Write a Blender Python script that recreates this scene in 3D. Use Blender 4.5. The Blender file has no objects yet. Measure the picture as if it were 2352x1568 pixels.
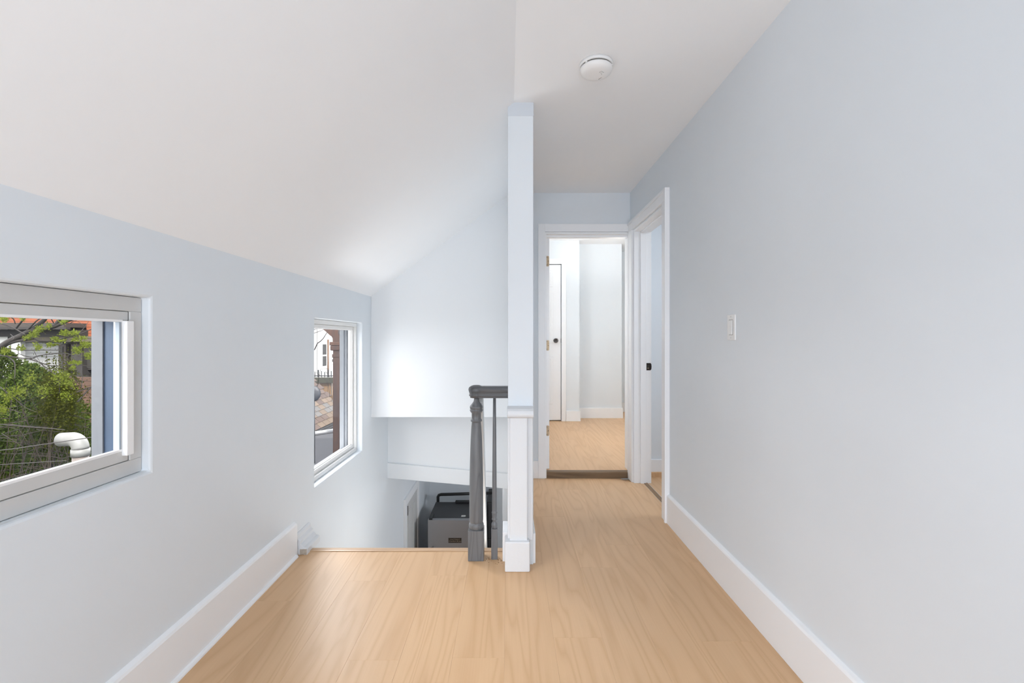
import bpy, bmesh, math, random
from mathutils import Vector, Matrix
import numpy as np

random.seed(7)
rng = np.random.default_rng(7)
S = bpy.context.scene
COL = S.collection

# ------------------------------------------------------------------ camera
H = 1.165                       # eye height
F = 1045.0                      # focal length for a 2352 px wide frame
cam_d = bpy.data.cameras.new('camera')
cam = bpy.data.objects.new('camera', cam_d); COL.objects.link(cam)
cam.location = (0, 0, H); cam.rotation_euler = (math.pi / 2, 0, 0)
cam_d.sensor_width = 36; cam_d.lens = F * 36 / 2352
cam_d.shift_x = 8 / 2352; cam_d.shift_y = -7 / 2352
cam_d.clip_start = 0.02; cam_d.clip_end = 400
S.camera = cam

# ------------------------------------------------------------------ world, sun, lamps, exposure
W = bpy.data.worlds.new('sky'); S.world = W; W.use_nodes = True
nt = W.node_tree; nt.nodes.clear()
o_ = nt.nodes.new('ShaderNodeOutputWorld'); b_ = nt.nodes.new('ShaderNodeBackground')
b_.inputs['Color'].default_value = (0.985, 0.985, 0.985, 1); b_.inputs['Strength'].default_value = 5.0
nt.links.new(b_.outputs[0], o_.inputs[0])

def sun(direction, strength, angle):
    d = bpy.data.lights.new('sun', 'SUN'); d.energy = strength; d.angle = angle; d.color = (1, .94, .85)
    o = bpy.data.objects.new('sun', d); COL.objects.link(o)
    o.rotation_euler = Vector(direction).to_track_quat('-Z', 'Y').to_euler()
sun((-0.45, 0.62, -0.75), 6.5, 0.01)

def area(name, loc, aim, sx, sy, power, col=(.94, .985, 1.05), spread=math.pi):
    d = bpy.data.lights.new(name, 'AREA'); d.shape = 'RECTANGLE'; d.size = sx; d.size_y = sy
    d.energy = power; d.color = col; d.spread = spread
    o = bpy.data.objects.new(name, d); COL.objects.link(o); o.location = loc
    o.rotation_euler = (Vector(aim) - Vector(loc)).to_track_quat('-Z', 'Y').to_euler()
    return o
COOL, WARM = (.89, .98, 1.10), (1.0, .985, .955)
area('rear_fill', (-0.05, -5.2, 1.2), (0, 2, 1.25), 1.8, 1.7, 52, COOL)  # added fill in front of the solid rear wall, no window there
area('landing_fill', (-.1, -.95, .8), (-.1, 3.6, 2.5), 1.4, .9, 20, COOL)  # fill added behind the camera, tilted up to brighten ceiling and walls
area('bedroom_daylight', (-.30, 4.9, 1.6), (2, 5.1, .6), .8, .9, 15, WARM)
area('bedroom_fill', (1.3, 4.9, 1.9), (1.3, 4.9, 3), .5, .5, 21, WARM)  # unseen upward fill added to lift the bedroom ceiling
area('side_room_fill', (2.1, 2.9, 2.35), (2.1, 2.9, 0), .5, .5, 13)  # added overhead fill for the side room, out of view
area('lower_hall_fill', (.55, 5.0, -.40), (-.6, 5.3, -2.0), .35, .35, 12)  # weak fill added to light the lower hall, no lamp fitting
area('stairwell_fill', (-.16, 3.25, -.62), (-1.15, 3.2, .1), .4, .4, 5, WARM)  # hidden fill added below the floor edge to brighten the stairwell
area('near_window_fill', (-1.95, .25, 1.72), (.7, 2.0, 0), .9, .6, 52, WARM)  # lamp added outside to strengthen daylight through the near window
area('far_window_fill', (-2.0, 4.3, 1.8), (-.5, 2.2, 0), .9, .6, 70, WARM)  # added outdoor lamp, brightens the floor near the stairs via the far window
area('far_sill_fill', (-1.62, 3.1, .02), (-.3, 3.1, 1.3), .85, .35, 20, WARM)  # added lamp under the far sill, throws light upwards indoors
for (n, y0, y1, z0, z1) in (('portal_near', .57, 1.45, .75, 1.29), ('portal_far', 2.72, 3.56, .30, 1.27)):
    p = area(n, (-1.34, (y0 + y1) / 2, (z0 + z1) / 2), (0, (y0 + y1) / 2, (z0 + z1) / 2), 1, 1, 1)
    p.data.size, p.data.size_y = z1 - z0 + .02, y1 - y0 + .02
    p.rotation_euler = (0, -math.pi / 2, 0)
    p.data.cycles.is_portal = True
vs = S.view_settings
vs.view_transform = 'Standard'; vs.look = 'None'; vs.gamma = 1; vs.use_curve_mapping = False
vs.exposure = 0.14
S.cycles.use_denoising = True
S.cycles.max_bounces = 10; S.cycles.diffuse_bounces = 7; S.cycles.glossy_bounces = 3; S.cycles.transparent_max_bounces = 12
S.cycles.use_adaptive_sampling = True; S.cycles.adaptive_threshold = .015
S.cycles.sample_clamp_indirect = 6

# ------------------------------------------------------------------ materials
def lin(c):
    return tuple((v / 255 / 12.92 if v <= 10 else ((v / 255 + .055) / 1.055) ** 2.4) for v in c) + (1,)

def mat(name, col, rough=.5, metal=0.0, spec=.5, bump=0.0, bscale=60, var=0.0, vscale=6, rand=0.0):
    m = bpy.data.materials.new(name); m.use_nodes = True
    n = m.node_tree.nodes; l = m.node_tree.links; p = n['Principled BSDF']
    c = tuple(col) if len(col) == 4 else tuple(col) + (1,)
    p.inputs['Base Color'].default_value = c
    p.inputs['Roughness'].default_value = rough; p.inputs['Metallic'].default_value = metal
    p.inputs['Specular IOR Level'].default_value = spec
    geo = n.new('ShaderNodeNewGeometry')
    if var or rand:
        hsv = n.new('ShaderNodeHueSaturation'); hsv.inputs['Color'].default_value = c
        val = None
        if var:
            t = n.new('ShaderNodeTexNoise'); t.inputs['Scale'].default_value = vscale; t.inputs['Detail'].default_value = 5
            l.new(geo.outputs['Position'], t.inputs['Vector'])
            mr = n.new('ShaderNodeMapRange'); l.new(t.outputs['Fac'], mr.inputs['Value'])
            mr.inputs['From Min'].default_value = .25; mr.inputs['From Max'].default_value = .75
            mr.inputs['To Min'].default_value = 1 - var; mr.inputs['To Max'].default_value = 1 + var
            val = mr.outputs[0]
        if rand:
            oi = n.new('ShaderNodeObjectInfo'); mr = n.new('ShaderNodeMapRange')
            l.new(oi.outputs['Random'], mr.inputs['Value'])
            mr.inputs['To Min'].default_value = 1 - rand; mr.inputs['To Max'].default_value = 1 + rand
            if val is not None:
                mm = n.new('ShaderNodeMath'); mm.operation = 'MULTIPLY'
                l.new(val, mm.inputs[0]); l.new(mr.outputs[0], mm.inputs[1]); val = mm.outputs[0]
            else: val = mr.outputs[0]
        l.new(val, hsv.inputs['Value']); l.new(hsv.outputs[0], p.inputs['Base Color'])
    if bump:
        t = n.new('ShaderNodeTexNoise'); t.inputs['Scale'].default_value = bscale; t.inputs['Detail'].default_value = 4
        l.new(geo.outputs['Position'], t.inputs['Vector'])
        b = n.new('ShaderNodeBump'); b.inputs['Strength'].default_value = bump; b.inputs['Distance'].default_value = .004
        l.new(t.outputs['Fac'], b.inputs['Height']); l.new(b.outputs[0], p.inputs['Normal'])
    return m

def wood(name, c1, c2, rough=.5, gscale=1.0, bump=.12, axis='Y', rand=.03):
    """long grained wood; each object takes its own stretch of grain"""
    m = bpy.data.materials.new(name); m.use_nodes = True
    n = m.node_tree.nodes; l = m.node_tree.links; p = n['Principled BSDF']
    geo = n.new('ShaderNodeNewGeometry'); oi = n.new('ShaderNodeObjectInfo')
    off = n.new('ShaderNodeVectorMath'); off.operation = 'SCALE'; off.inputs[0].default_value = (37, 53, 71)
    l.new(oi.outputs['Random'], off.inputs['Scale'])
    add = n.new('ShaderNodeVectorMath'); add.operation = 'ADD'
    l.new(geo.outputs['Position'], add.inputs[0]); l.new(off.outputs[0], add.inputs[1])
    mp = n.new('ShaderNodeMapping'); l.new(add.outputs[0], mp.inputs['Vector'])
    s = {'Y': (1, .085, 1), 'X': (.085, 1, 1), 'Z': (1, 1, .085)}[axis]
    mp.inputs['Scale'].default_value = s
    big = n.new('ShaderNodeTexNoise'); big.inputs['Scale'].default_value = 5.5 * gscale; big.inputs['Detail'].default_value = 2
    big.inputs['Distortion'].default_value = .5
    l.new(mp.outputs[0], big.inputs['Vector'])
    mul = n.new('ShaderNodeMath'); mul.operation = 'MULTIPLY'; mul.inputs[1].default_value = 22
    l.new(big.outputs['Fac'], mul.inputs[0])
    fr = n.new('ShaderNodeMath'); fr.operation = 'PINGPONG'; fr.inputs[1].default_value = 1.0
    l.new(mul.outputs[0], fr.inputs[0])
    pw = n.new('ShaderNodeMath'); pw.operation = 'POWER'; pw.inputs[1].default_value = 2.2
    l.new(fr.outputs[0], pw.inputs[0])
    mp2 = n.new('ShaderNodeMapping'); l.new(add.outputs[0], mp2.inputs['Vector'])
    mp2.inputs['Scale'].default_value = tuple(v if v == 1 else .02 for v in s)
    fine = n.new('ShaderNodeTexNoise'); fine.inputs['Scale'].default_value = 170 * gscale; fine.inputs['Detail'].default_value = 3
    l.new(mp2.outputs[0], fine.inputs['Vector'])
    mix = n.new('ShaderNodeMath'); mix.operation = 'MULTIPLY_ADD'; mix.inputs[1].default_value = .70
    l.new(pw.outputs[0], mix.inputs[0])
    fm = n.new('ShaderNodeMath'); fm.operation = 'MULTIPLY'; fm.inputs[1].default_value = .55
    l.new(fine.outputs['Fac'], fm.inputs[0]); l.new(fm.outputs[0], mix.inputs[2])
    ramp = n.new('ShaderNodeMix'); ramp.data_type = 'RGBA'
    ramp.inputs['A'].default_value = tuple(c1) + (1,); ramp.inputs['B'].default_value = tuple(c2) + (1,)
    l.new(mix.outputs[0], ramp.inputs['Factor'])
    hsv = n.new('ShaderNodeHueSaturation'); l.new(ramp.outputs['Result'], hsv.inputs['Color'])
    mr = n.new('ShaderNodeMapRange'); l.new(oi.outputs['Random'], mr.inputs['Value'])
    mr.inputs['To Min'].default_value = 1 - rand; mr.inputs['To Max'].default_value = 1 + rand
    l.new(mr.outputs[0], hsv.inputs['Value'])
    l.new(hsv.outputs[0], p.inputs['Base Color'])
    p.inputs['Roughness'].default_value = rough
    b = n.new('ShaderNodeBump'); b.inputs['Strength'].default_value = bump; b.inputs['Distance'].default_value = .002
    l.new(mix.outputs[0], b.inputs['Height']); l.new(b.outputs[0], p.inputs['Normal'])
    return m

def glass_mat(name, tint=(.97, .98, 1)):
    m = bpy.data.materials.new(name); m.use_nodes = True
    n = m.node_tree.nodes; l = m.node_tree.links; n.clear()
    out = n.new('ShaderNodeOutputMaterial'); tr = n.new('ShaderNodeBsdfTransparent'); gl = n.new('ShaderNodeBsdfGlossy')
    tr.inputs[0].default_value = tuple(tint) + (1,); gl.inputs['Roughness'].default_value = .0
    gl.inputs[0].default_value = (.26, .28, .32, 1)
    geo = n.new('ShaderNodeNewGeometry'); dt = n.new('ShaderNodeVectorMath'); dt.operation = 'DOT_PRODUCT'
    l.new(geo.outputs['Incoming'], dt.inputs[0]); l.new(geo.outputs['Normal'], dt.inputs[1])
    def mth(op, a, b):
        k = n.new('ShaderNodeMath'); k.operation = op
        for i, q in enumerate((a, b)):
            if q is None: continue
            if isinstance(q, (int, float)): k.inputs[i].default_value = q
            else: l.new(q, k.inputs[i])
        return k.outputs[0]
    c = mth('ABSOLUTE', dt.outputs['Value'], None)          # Schlick reflectance of thin glass
    fr = mth('MULTIPLY_ADD', mth('POWER', mth('SUBTRACT', 1.0, c), 5.0), .96); fr.node.inputs[2].default_value = .04
    mx = n.new('ShaderNodeMixShader'); l.new(fr, mx.inputs[0]); l.new(tr.outputs[0], mx.inputs[1]); l.new(gl.outputs[0], mx.inputs[2])
    l.new(mx.outputs[0], out.inputs[0])
    return m

def leaf_mat(name, c1, c2, trans=.35):
    m = bpy.data.materials.new(name); m.use_nodes = True
    n = m.node_tree.nodes; l = m.node_tree.links; n.clear()
    out = n.new('ShaderNodeOutputMaterial'); d = n.new('ShaderNodeBsdfDiffuse'); t = n.new('ShaderNodeBsdfTranslucent')
    geo = n.new('ShaderNodeNewGeometry')
    mx = n.new('ShaderNodeMix'); mx.data_type = 'RGBA'; mx.inputs['A'].default_value = tuple(c1) + (1,); mx.inputs['B'].default_value = tuple(c2) + (1,)
    l.new(geo.outputs['Random Per Island'], mx.inputs['Factor'])
    l.new(mx.outputs['Result'], d.inputs[0]); l.new(mx.outputs['Result'], t.inputs[0])
    ms = n.new('ShaderNodeMixShader'); ms.inputs[0].default_value = trans
    l.new(d.outputs[0], ms.inputs[1]); l.new(t.outputs[0], ms.inputs[2]); l.new(ms.outputs[0], out.inputs[0])
    return m

M = {
 'wall':   mat('pale_blue_wall_paint', (.745, .789, .826), .7, bump=.05, bscale=45, var=.012, vscale=3),
 'wall_shade': mat('shade_blue_wall_paint', (.64, .685, .735), .7, bump=.05, bscale=45),  # wall colour darkened to stand in for shade
 'white_room': mat('stair_wall_paint', (.765, .785, .80), .7, bump=.05, bscale=45),
 'ceil':   mat('white_ceiling_paint', (.875, .89, .905), .8, bump=.06, bscale=30, var=.01, vscale=2),
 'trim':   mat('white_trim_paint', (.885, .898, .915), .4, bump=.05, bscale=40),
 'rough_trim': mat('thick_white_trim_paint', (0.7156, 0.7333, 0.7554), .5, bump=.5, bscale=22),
 'cut':    mat('unpainted_fibreboard_end', (.42, .37, .31), .9, var=.15, vscale=80),
 'floor':  wood('pale_oak_vinyl', (.69, .455, .262), (.595, .37, .198), .42, bump=.10, rand=.025),
 'nosing': wood('pale_oak_nosing', (.62, .42, .26), (.50, .32, .19), .4, axis='X'),
 'dark_oak': wood('dark_oak_threshold', (.20, .125, .065), (.11, .065, .03), .5, axis='X'),
 'dark_oak_y': wood('brown_oak_threshold', (.30, .19, .105), (.20, .12, .06), .5, axis='Y'),
 'rail':   wood('grey_painted_oak', (0.1750, 0.1806, 0.1890), (0.1120, 0.1162, 0.1218), .38, gscale=2.2, bump=.28, axis='Z', rand=0),
 'rail_x': wood('grey_painted_oak_rail', (0.1092, 0.1127, 0.1173), (0.0690, 0.0713, 0.0759), .35, gscale=2.2, bump=.4, axis='X', rand=0),
 'vinyl':  mat('white_window_vinyl', (.78, .78, .77), .35),
 'vinyl_grey': mat('grey_window_vinyl', (.60, .60, .59), .45, var=.03, vscale=10),
 'bright': mat('bright_white_vinyl', (.88, .88, .88), .3),
 'bead': mat('pale_grey_bead', (.30, .35, .40), .5),
 'gasket': mat('dark_window_gasket', (.05, .05, .05), .6),
 'pane':   glass_mat('window_glass'),
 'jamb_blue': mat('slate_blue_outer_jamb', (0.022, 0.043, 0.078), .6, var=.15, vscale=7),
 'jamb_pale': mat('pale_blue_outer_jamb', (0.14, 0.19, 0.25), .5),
 'jamb_grey': mat('darkened_white_outer_jamb', (0.115, 0.12, 0.128), .7, var=.08, vscale=14),  # white jamb colour darkened, since sun and outdoor lamp overlight it
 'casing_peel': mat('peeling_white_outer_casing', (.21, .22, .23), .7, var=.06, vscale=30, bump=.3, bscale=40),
 'brass':  mat('aged_brass', (.47, .36, .24), .45, .55, var=.25, vscale=160),
 'screw':  mat('dark_screw', (.03, .025, .02), .5),
 'bronze': mat('dark_bronze', (.045, .035, .03), .35, .8),
 'knob':   mat('dark_pewter_knob', (.10, .09, .085), .25, .7),
 'steel':  mat('brushed_steel', (0.47, 0.47, 0.48), .34, .9, var=.04, vscale=3),
 'charcoal': mat('charcoal_enamel', (.035, .036, .038), .5, bump=.15, bscale=400),
 'black':  mat('black_enamel', (.012, .012, .013), .35),
 'plaque': mat('dark_brown_plaque', (.045, .03, .018), .5),
 'plaque_ink': mat('pale_tan_lettering', (.34, .27, .20), .6),
 'plastic': mat('white_plastic', (.82, .82, .815), .35),
 'slot':   mat('dark_grey_slot', (.16, .15, .135), .7),
 'ink':    mat('grey_print', (.33, .33, .33), .7),
 'crumb':  mat('brown_floor_debris', (.36, .22, .12), .95, var=.3, vscale=200),
 'pvc':    mat('darkened_white_pvc', (0.1295, 0.1273, 0.1184), .5, var=.05, vscale=9),  # white pipe colour darkened to offset the strong sky and sun
 'pvc_pink': mat('stained_pinkish_pvc', (0.1110, 0.0903, 0.0777), .6, var=.1, vscale=12),  # pinkish pipe colour, likewise darkened against the strong outdoor light
 'roofing': mat('dark_grey_roll_roofing', (0.0372, 0.0360, 0.0396), .95, bump=.6, bscale=120, var=.35, vscale=90),
 'roof_edge': mat('white_roof_edge', (0.4000, 0.4000, 0.4000), .5),
 'porch':  wood('stained_brown_porch_wood', (0.0620, 0.0223, 0.0074), (0.0298, 0.0109, 0.0040), .6, gscale=1.6, axis='Z', rand=0),
 'dish':   mat('dark_grey_cap', (0.0192, 0.0192, 0.0227), .5),
 'shingle': mat('brown_asphalt_shingle', (0.0652, 0.0432, 0.0333), .95, bump=.5, bscale=150, var=.2, vscale=40, rand=.13),
 'shingle_pale': mat('pale_tan_shingle', (0.1080, 0.0765, 0.0518), .95, bump=.5, bscale=150, var=.2, vscale=40, rand=.13),
 'shingle_grey': mat('pale_grey_shingle', (0.0883, 0.0813, 0.0744), .95, bump=.5, bscale=150, var=.2, vscale=40, rand=.13),
 'gutter': mat('dark_gutter', (0.0140, 0.0119, 0.0105), .6),
 'cedar':  wood('tan_fence_cedar', (0.2414, 0.1522, 0.0788), (0.1522, 0.0892, 0.0442), .8, gscale=1.5, axis='Z', rand=.2),
 'mossy':  mat('mossy_fence_rail', (0.0385, 0.0364, 0.0224), .9, var=.3, vscale=12),
 'iron':   mat('black_iron', (.012, .012, .012), .5),
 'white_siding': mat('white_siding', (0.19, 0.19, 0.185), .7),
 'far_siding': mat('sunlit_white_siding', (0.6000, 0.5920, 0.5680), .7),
 'win_dark': mat('dark_window_glass', (.035, .032, .028), .6, spec=.2),
 'brown_pipe': mat('brown_downpipe', (.11, .055, .025), .5),
 'orange': mat('orange_siding', (0.2160, 0.0630, 0.0252), .85, var=.12, vscale=10, rand=.12),
 'eave':   mat('brown_eave', (0.0330, 0.0252, 0.0198), .8, var=.15, vscale=6),
 'eave_dark': mat('dark_brown_eave', (0.0168, 0.0132, 0.0108), .8),
 'fascia': mat('olive_brown_fascia', (0.0630, 0.0510, 0.0348), .8, var=.12, vscale=8),
 'tan_wall': mat('grey_brown_house_wall', (0.0510, 0.0432, 0.0330), .85, var=.1, vscale=8),
 'red_board': mat('reddish_brown_board', (0.0690, 0.0348, 0.0204), .85, var=.15, vscale=8, rand=.1),
 'bark':   mat('grey_brown_bark', (0.021, 0.0165, 0.0135), .9, bump=.6, bscale=60, var=.25, vscale=30),
 'twig':   mat('brown_twig', (0.02, 0.0125, 0.0075), .9),
 'soil':   mat('dark_garden_soil', (0.0180, 0.0132, 0.0090), 1, var=.3, vscale=3),
 'lawn':   mat('garden_lawn', (0.0210, 0.0270, 0.0090), 1, var=.3, vscale=2),
 'ever':   leaf_mat('evergreen_leaf', (0.024, 0.044, 0.008), (0.085, 0.112, 0.026), .3),
 'ever_dark': leaf_mat('dark_evergreen_leaf', (0.02, 0.034, 0.007), (0.06, 0.078, 0.018), .3),
 'lime':   leaf_mat('young_lime_leaf', (0.0750, 0.0975, 0.0131), (0.1350, 0.1575, 0.0263), .45),
 'olive':  leaf_mat('olive_young_leaf', (0.0217, 0.0268, 0.0046), (0.0510, 0.0536, 0.0102), .4),
 'cable':  mat('weathered_cable', (0.022, 0.018, 0.016), .7),
 'outside': mat('outer_house_wall', (.35, .37, .40), .8),
}

_p = M['steel'].node_tree.nodes['Principled BSDF']; _p.inputs['Roughness'].default_value = .36; _p.inputs['Anisotropic'].default_value = .85

# ------------------------------------------------------------------ mesh helpers
class MB:
    def __init__(s): s.v = []; s.f = []; s.sm = set()
    def add(s, vs, fs, smooth=False):
        b = len(s.v); s.v += [tuple(p) for p in vs]
        for f in fs:
            if smooth: s.sm.add(len(s.f))
            s.f.append(tuple(b + i for i in f))
        return s
    def box(s, x0, x1, y0, y1, z0, z1):
        if x0 > x1: x0, x1 = x1, x0
        if y0 > y1: y0, y1 = y1, y0
        if z0 > z1: z0, z1 = z1, z0
        v = [(x0,y0,z0),(x1,y0,z0),(x1,y1,z0),(x0,y1,z0),(x0,y0,z1),(x1,y0,z1),(x1,y1,z1),(x0,y1,z1)]
        return s.add(v, [(3,2,1,0),(4,5,6,7),(0,1,5,4),(1,2,6,5),(2,3,7,6),(3,0,4,7)])
    def prism(s, poly, axis, a, b):
        """polygon (2d) extruded along axis from a to b"""
        n = len(poly)
        ar = sum(poly[i][0]*poly[(i+1)%n][1]-poly[(i+1)%n][0]*poly[i][1] for i in range(n))
        if ar < 0: poly = poly[::-1]
        def P(u, w, t): return {'x': (t,u,w), 'y': (u,t,w), 'z': (u,w,t)}[axis]
        v = [P(u,w,a) for u,w in poly] + [P(u,w,b) for u,w in poly]
        fs = [tuple(range(n-1,-1,-1)), tuple(range(n,2*n))] + [(i,(i+1)%n,n+(i+1)%n,n+i) for i in range(n)]
        if (axis == 'y') != (b < a): fs = [f[::-1] for f in fs]
        return s.add(v, fs)
    def lathe(s, prof, c, n=32, axis='z', smooth=True):
        """prof: list of (radius, height)"""
        v = []; fs = []
        for r, h in prof:
            for k in range(n):
                a = 2*math.pi*k/n; u, w = r*math.cos(a), r*math.sin(a)
                if axis == 'z': v.append((c[0]+u, c[1]+w, c[2]+h))
                elif axis == 'y': v.append((c[0]+u, c[1]+h, c[2]+w))
                else: v.append((c[0]+h, c[1]+u, c[2]+w))
        m = len(prof)
        for i in range(m-1):
            for k in range(n):
                q = (i*n+k, i*n+(k+1)%n, (i+1)*n+(k+1)%n, (i+1)*n+k)
                fs.append(q if axis != 'y' else q[::-1])
        caps = [tuple(range(n-1,-1,-1)), tuple((m-1)*n+k for k in range(n))]
        if axis == 'y': caps = [f[::-1] for f in caps]
        s.add(v, fs, smooth)
        b = len(s.v) - len(v)
        for f in caps: s.f.append(tuple(b+i for i in f))
        return s
    def tube(s, pts, rad, n=8, smooth=True):
        pts = [Vector(p) for p in pts]
        if not hasattr(rad, '__len__'): rad = [rad]*len(pts)
        v = []; up = Vector((0.13, .31, 1)).normalized(); prev = None
        for i, p in enumerate(pts):
            t = (pts[min(i+1,len(pts)-1)] - pts[max(i-1,0)]).normalized()
            if prev is None:
                a = t.cross(up)
                if a.length < 1e-3: a = t.cross(Vector((1,0,0)))
            else: a = prev - t*prev.dot(t)
            a.normalize(); prev = a; b = t.cross(a)
            for k in range(n):
                an = 2*math.pi*k/n
                v.append(p + (a*math.cos(an)+b*math.sin(an))*rad[i])
        fs = []
        for i in range(len(pts)-1):
            for k in range(n): fs.append((i*n+k, i*n+(k+1)%n, (i+1)*n+(k+1)%n, (i+1)*n+k))
        s.add(v, fs, smooth); b = len(s.v)-len(v)
        s.f.append(tuple(b+i for i in range(n-1,-1,-1))); s.f.append(tuple(b+(len(pts)-1)*n+i for i in range(n)))
        return s
    def build(s, name, m, parent=None, bevel=0.0, seg=2, kind=None):
        me = bpy.data.meshes.new(name); me.from_pydata(s.v, [], s.f)
        if s.sm: me.polygons.foreach_set('use_smooth', [i in s.sm for i in range(len(s.f))])
        me.materials.append(M[m] if isinstance(m, str) else m)
        o = bpy.data.objects.new(name, me); COL.objects.link(o)
        if parent is not None:
            o.parent = parent
            o.matrix_parent_inverse = Matrix.Translation(parent_world(parent)).inverted()
        if bevel:
            md = o.modifiers.new('edge', 'BEVEL'); md.width = bevel; md.segments = seg; md.limit_method = 'ANGLE'
            md.angle_limit = math.radians(40); md.harden_normals = False
        if kind: o['kind'] = kind
        return o

def parent_world(o):
    v = Vector(o.location)
    while o.parent is not None:
        o = o.parent; v = v + Vector(o.location) if False else v
        v = v if False else v + Vector((0, 0, 0))
    return v

def tag(o, label, cat, group=None, kind=None):
    o['label'] = label; o['category'] = cat
    if group: o['group'] = group
    if kind: o['kind'] = kind
    return o
def thing(name, loc, label, cat, group=None):
    o = bpy.data.objects.new(name, None); COL.objects.link(o); o.location = loc; o.empty_display_size = .05
    return tag(o, label, cat, group)
def struct(o, label, cat):
    o['kind'] = 'structure'; o['label'] = label; o['category'] = cat; return o
def estruct(name, loc, label, cat):
    o = bpy.data.objects.new(name, None); COL.objects.link(o); o.location = loc
    return struct(o, label, cat)

def grid_wall(axis, p0, p1, us, vs, holes):
    """slab between planes p0 and p1, spanning us x vs, with rectangular holes (u0,u1,v0,v1)"""
    cu = sorted(set([us[0], us[1]] + [h[0] for h in holes] + [h[1] for h in holes])); cu = [c for c in cu if us[0] <= c <= us[1]]
    cv = sorted(set([vs[0], vs[1]] + [h[2] for h in holes] + [h[3] for h in holes])); cv = [c for c in cv if vs[0] <= c <= vs[1]]
    def solid(i, j):
        if i < 0 or j < 0 or i >= len(cu)-1 or j >= len(cv)-1: return False
        u = (cu[i]+cu[i+1])/2; v = (cv[j]+cv[j+1])/2
        return not any(h[0] < u < h[1] and h[2] < v < h[3] for h in holes)
    mb = MB(); idx = {}
    def V(i, j, k):
        key = (i, j, k)
        if key not in idx:
            u, v, p = cu[i], cv[j], (p0, p1)[k]
            mb.v.append({'x': (p,u,v), 'y': (u,p,v), 'z': (u,v,p)}[axis]); idx[key] = len(mb.v)-1
        return idx[key]
    for i in range(len(cu)-1):
        for j in range(len(cv)-1):
            if not solid(i, j): continue
            mb.f.append((V(i,j,0), V(i+1,j,0), V(i+1,j+1,0), V(i,j+1,0)))
            mb.f.append((V(i,j,1), V(i,j+1,1), V(i+1,j+1,1), V(i+1,j,1)))
            if not solid(i-1,j): mb.f.append((V(i,j,0), V(i,j+1,0), V(i,j+1,1), V(i,j,1)))
            if not solid(i+1,j): mb.f.append((V(i+1,j,0), V(i+1,j,1), V(i+1,j+1,1), V(i+1,j+1,0)))
            if not solid(i,j-1): mb.f.append((V(i,j,0), V(i,j,1), V(i+1,j,1), V(i+1,j,0)))
            if not solid(i,j+1): mb.f.append((V(i,j+1,0), V(i+1,j+1,0), V(i+1,j+1,1), V(i,j+1,1)))
    return mb
def fix_normals(o):
    bm = bmesh.new(); bm.from_mesh(o.data); bmesh.ops.recalc_face_normals(bm, faces=bm.faces); bm.to_mesh(o.data); bm.free(); return o

def at(px, py, Y):
    """world point seen at photo pixel (px,py) when it stands Y metres ahead"""
    return Vector(((px-1168)*Y/F, Y, H-(py-777)*Y/F))

# ================================================================== THE ROOM
L, R, YD, YB = -1.15, 1.015, 3.80, 3.80
CZ, EZ = 2.38, 1.515               # flat ceiling height, eaves height at the left wall
RIDGE = .028
REAR = -5.5
W1 = (.56, 1.462, .739, 1.296)     # near window opening (Y0,Y1,z0,z1)
W2 = (2.70, 3.577, .283, 1.286)    # far window opening
LZ = -2.75                         # lower hall floor

o = fix_normals(grid_wall('x', L, -1.27, (REAR-.1, 6.75), (LZ, EZ+.06), [W1, W2]).build('wall_left', 'wall', bevel=.008))
struct(o, 'low pale blue wall under the sloping ceiling, with two windows set into it', 'wall')
# right wall with the side doorway
D2 = (2.96, 3.68, 0, 2.04)
o = fix_normals(grid_wall('x', R, R+.13, (REAR-.1, YD), (-.2, CZ+.02), [(D2[0]-.0, D2[1], -.001, D2[3])]).build('wall_right', 'wall'))
struct(o, 'long pale blue wall facing the windows, with a light switch and a doorway', 'wall')
# end wall with the bedroom doorway
D1 = (.305, 1.016, 0, 2.045)
o = fix_normals(grid_wall('y', YD, YD+.13, (.13, R+.0), (-.2, CZ+.12), [(D1[0], D1[1]+.001, -.001, D1[3])]).build('wall_end', 'wall'))
struct(o, 'short pale blue wall at the end of the corridor around the bedroom doorway', 'wall')
o = MB().box(L-.1, R+.1, REAR-.1, REAR, -.2, CZ).build('wall_rear', 'wall')
struct(o, 'pale blue wall closing the landing behind the viewpoint', 'wall')

# partition wall between the stairs and the corridor, its end trimmed as a pilaster
PX0, PX1, PY = -.003, .128, 2.345
mb = MB().prism([(PX0, 0), (PX1, 0), (PX1, CZ+.02), (RIDGE, CZ+.02), (PX0+.014, CZ-.001), (PX0, CZ-.017)], 'y', PY, 4.3)
part = mb.build('wall_partition', 'wall', bevel=.003)
struct(part, 'thin pale blue partition wall standing between the stairwell and the corridor', 'wall')
def pt(mb, name, m, parent=part, **k):
    o = mb.build(name, m, None, **k); o.parent = parent; o.matrix_parent_inverse = parent.matrix_world.inverted() if False else Matrix.Translation(-Vector(parent.location)); return o
o = pt(MB().prism([(PX0-.0008, 2.311), (PX1+.0008, 2.311), (PX1+.0008, CZ), (RIDGE, CZ), (PX0+.014, CZ-.001), (PX0-.0008, CZ-.017)], 'y', PY-.0012, PY+.004), 'painted_shade_band', 'wall_shade'); o['label'] = 'darker blue band under the ceiling, shade painted into its colour'  # shade at the top of the post, painted as a darker band
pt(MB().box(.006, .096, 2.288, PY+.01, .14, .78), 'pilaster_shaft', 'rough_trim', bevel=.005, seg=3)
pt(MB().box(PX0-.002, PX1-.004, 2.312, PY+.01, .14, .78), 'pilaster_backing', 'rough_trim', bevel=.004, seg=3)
pt(MB().prism([(2.262, .772), (2.256, .786), (2.262, .803), (2.276, .812), (2.30, .816), (PY+.005, .818), (PY+.005, .765), (2.283, .765), (2.274, .77)], 'x', PX0-.004, PX1-.001), 'pilaster_cap', 'rough_trim', bevel=.006, seg=3)
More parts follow.
